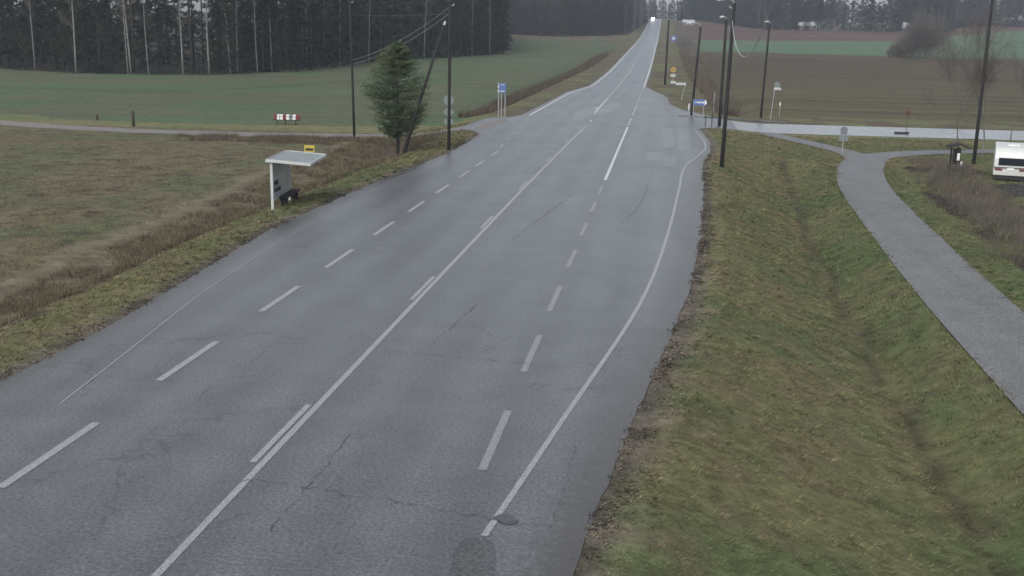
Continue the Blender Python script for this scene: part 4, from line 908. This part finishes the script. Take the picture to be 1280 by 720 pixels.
c = at(1133.5, 141.5, Y).z-z; MB().tube([(0, 0, -.2), (0, 0, c-.2)], .022, 8).build('post', M['wood'], e); M['rust'] = mat('rusty_orange', (.10, .045, .028), .7, .3, 8)
MB().prism(disc(0, c, .27, 0, 0), 'y', -.05, -.02).build('sign_face', M['rust'], e); MB().box(-.12, .12, -.06, -.051, c-.06, c+.12).build('emblem', M['black'], e)
e, X, Y, z = sign_base(1127, 167.5, 'culvert_end', 'dark low culvert mouth below the rusty round sign', 'culvert'); MB().tube([(-.6, 0, .05), (.55, 0, .03)], .14, 10).build('pipe', M['dark'], e); MB().box(.2, .6, -.12, -.08, .06, .2).build('collar', M['dark'], e)
# notice stand
X, Y = G(1194, 221); z = float(Hb(X, Y)); e = empty('notice_stand', (X, Y, z)); tag(e, 'dark wooden notice stand with small roof and white papers by the caravan', 'notice stand')
h0 = at(1197, 184, Y).z-z
MB().box(-.07, .05, -.05, .06, -.2, h0).build('post', M['wood'], e, bevel=.01); MB().box(-.27, -.19, .5, .58, -.2, h0*.95).build('post', M['wood'], e, bevel=.01)
MB().prism([(-.55, h0-.03), (.1, h0+.16), (.72, h0-.1), (.72, h0-.04), (.1, h0+.23), (-.55, h0+.04)], 'y', -.25, .7).build('roof', M['wood'], e)
MB().box(-.26, .2, .07, .10, h0*.42, h0-.1).build('board', M['wood'], e); MB().box(-.03, .12, -.07, -.055, h0*.56, h0*.80).build('notice_paper', M['white'], e); MB().box(.2, .31, -.01, .0, h0*.38, h0*.52).build('notice_paper', M['white'], e)

# ------------------------------------------------------------------ caravan
X, Y = G(1240.0, 226); z = float(Hb(X, Y)); e = empty('caravan', (X, Y, z), -.27); e.scale = (.93, .93, .90); tag(e, 'old white caravan parked on the grass, rear window towards the camera', 'caravan')
W_ = 2.15; prof = [(0.0, .42), (-.04, .95), (-.02, 1.45), (.08, 1.62), (.22, 1.88), (.42, 2.06), (.75, 2.14), (3.9, 2.18), (4.3, 2.0), (4.45, 1.2), (4.4, .42)]
MB().prism([(a, b) for a, b in prof], 'x', 0, W_).build('body', M['offwhite'], e, bevel=.07, smooth=False)
fr = MB().box(.24, 1.72, -.06, -.043, 1.02, 1.50).build('rear_window', M['black'], e, bevel=.004); MB().box(.29, 1.67, -.075, -.062, 1.06, 1.46).build('pane', M['glass'], fr)
MB().box(.02, W_-.02, -.066, -.03, .84, .92).build('trim_band', mat('trim_dark', (.10, .085, .08), .5, .1, 4), e)
for x0, x1 in ((.08, .5), (1.45, 1.95)): MB().box(x0, x1, -.085, -.068, .70, .82).build('tail_lamp', M['taillamp'], e)
MB().box(.76, 1.16, -.082, -.068, .72, .88).build('number_plate', M['white'], e); MB().box(.0, W_, -.07, .1, .40, .66).build('bumper', mat('pale_bumper', (.5, .5, .48), .5, .1, 4), e, bevel=.02)
MB().box(.1, W_-.1, .0, .08, .12, .40).build('underbody', M['dark'], e)
for x_ in (.12, W_-.32):
    wv = MB(); wv.prism(disc(2.3, .33, .33, 0, 0, 20), 'x', x_, x_+.2); wh = wv.build('wheel', M['dark'], e); MB().prism(disc(2.3, .33, .17, 0, 0, 16), 'x', x_-.01, x_+.21).build('rim', M['galv'], wh)
for x_ in (.2, W_-.2): MB().tube([(x_, .25, -.05), (x_, .25, .45)], .03, 6).build('corner_steady', M['dark'], e)
MB().box(.7, 1.4, 1.2, 1.9, 2.15, 2.24).build('roof_hatch', M['white'], e, bevel=.02)

# ------------------------------------------------------------------ car and far houses
yc = 768.; xc = -8.2; e = empty('car', (xc, yc, float(P(yc)))); tag(e, 'distant oncoming car with glaring headlights at the crest', 'car')
prof = [(0, .35), (-.02, .7), (.9, .92), (1.6, 1.42), (3.2, 1.46), (4.2, 1.0), (4.4, .9), (4.4, .35)]
MB().prism(prof, 'x', -.88, .88).build('body', mat('car_paint', (.05, .02, .02), .3, .05, 2), e, bevel=.06)
MB().prism([(.93, .95), (1.56, 1.37), (1.53, 1.40), (.90, .98)], 'x', -.72, .72).build('windscreen', M['glass'], e)
for x_ in (-.8, .62):
    for yy_ in (.8, 3.5): MB().prism(disc(yy_, .32, .32, 0, 0, 16), 'x', x_-.06, x_+.2).build('wheel', M['dark'], e)
hl = mat('headlight_lens', (1, 1, .95), .3, .0, 2, emis=(1, .98, .92), es=320)
for x_ in (-.62, .62): MB().prism(disc(x_, .68, .2, 0, 0, 16), 'y', -.1, -.04).build('headlight', hl, e)
M['hwall'] = mat('house_wall', (.09, .05, .04), .8, .1, 2); M['hwallg'] = mat('house_wall_grey', (.16, .16, .16), .8, .1, 2); M['hroof'] = mat('house_roof', (.12, .11, .11), .7, .1, 2); M['hwhite'] = mat('house_white', (.6, .62, .62), .6, .06, 2); M['hroofp'] = mat('pale_roof', (.42, .44, .46), .5, .06, 2)
def house(px, py, wd, dp, hw, hr, wall, roof, label, nwin=3, rz=0, dy=0, name='house'):
    X, Y = G(px, py); Y += dy; X *= (Y/(Y-dy)) if dy else 1; e = empty(name, (X, Y, float(Hb(X, Y))-.2), rz); tag(e, label, 'house' if name == 'house' else name)
    MB().box(-wd/2, wd/2, 0, dp, 0, hw).build('wall', M[wall], e)
    MB().prism([(-.5, hw), (dp/2, hw+hr), (dp+.5, hw), (dp/2, hw+.02)], 'x', -wd/2-.4, wd/2+.4).build('roof', M[roof], e)
    for k in range(nwin):
        x_ = -wd/2+wd*(k+.5)/nwin; fr = MB().box(x_-.75, x_+.75, -.06, -.01, hw*.35, hw*.8).build('window', M['hwhite'], e); MB().box(x_-.6, x_+.6, -.09, -.062, hw*.4, hw*.76).build('pane', M['glass'], fr)
    MB().box(wd*.2, wd*.2+.7, dp*.5, dp*.5+.7, hw+hr*.4, hw+hr+.8).build('chimney', M['hroof'], e)
    return e
house(1029, 38.5, 12, 9, 3.6, 3.0, 'hwallg', 'hroof', 'pale far house under dark trees behind the reddish field', 4)
house(1008, 38.5, 8, 6, 3, 2, 'hwall', 'hroofp', 'small far red outbuilding left of the pale far house', 2, name='outbuilding')
house(1141, 41, 9, 7, 2.6, 3.2, 'hwall', 'hroofp', 'far cottage with shining pale roof behind the tree clump', 2)
house(1272, 33, 14, 8, 4, 4, 'hwall', 'hroofp', 'dark far farmhouse with grey roof at the right edge', 3)
house(861, 25, 6.5, 7, 2.2, 1.6, 'hroof', 'hroofp', 'long far building with white roof right of the crest', 3)
e, X, Y, z = sign_base(858, 28.5, 'van', 'small white vehicle far off right of the road crest', 'van'); MB().prism([(-2.4, .4), (2.2, .4), (2.3, 1.1), (1.7, 1.25), (1.2, 2.0), (-2.4, 2.05)], 'y', 0, 1.9).build('body', M['offwhite'], e, bevel=.06); MB().prism([(1.0, 1.3), (1.6, 1.3), (1.2, 1.9), (1.0, 1.9)], 'y', -.02, -.001).build('side_window', M['glass'], e)
for x_ in (-1.5, 1.4): MB().prism(disc(x_, .38, .38, 0, 0, 14), 'y', -.03, .2).build('wheel', M['dark'], e)

# ------------------------------------------------------------------ haze
hz_ = bpy.data.materials.new('haze'); hz_.use_nodes = True; t = hz_.node_tree; t.nodes.remove(t.nodes['Principled BSDF'])
pv = t.nodes.new('ShaderNodeVolumePrincipled'); pv.inputs['Color'].default_value = (.80, .88, 1, 1); pv.inputs['Density'].default_value = .00034; pv.inputs['Anisotropy'].default_value = .1
t.links.new(pv.outputs[0], t.nodes['Material Output'].inputs['Volume'])
zlo = float(ZZ.min())-1
o = MB().box(-1320, 1320, -40, 1520, zlo, 60).build('haze', hz_); tag(kind(o, 'stuff'), 'thin blue grey winter haze over the fields and forests', 'haze')
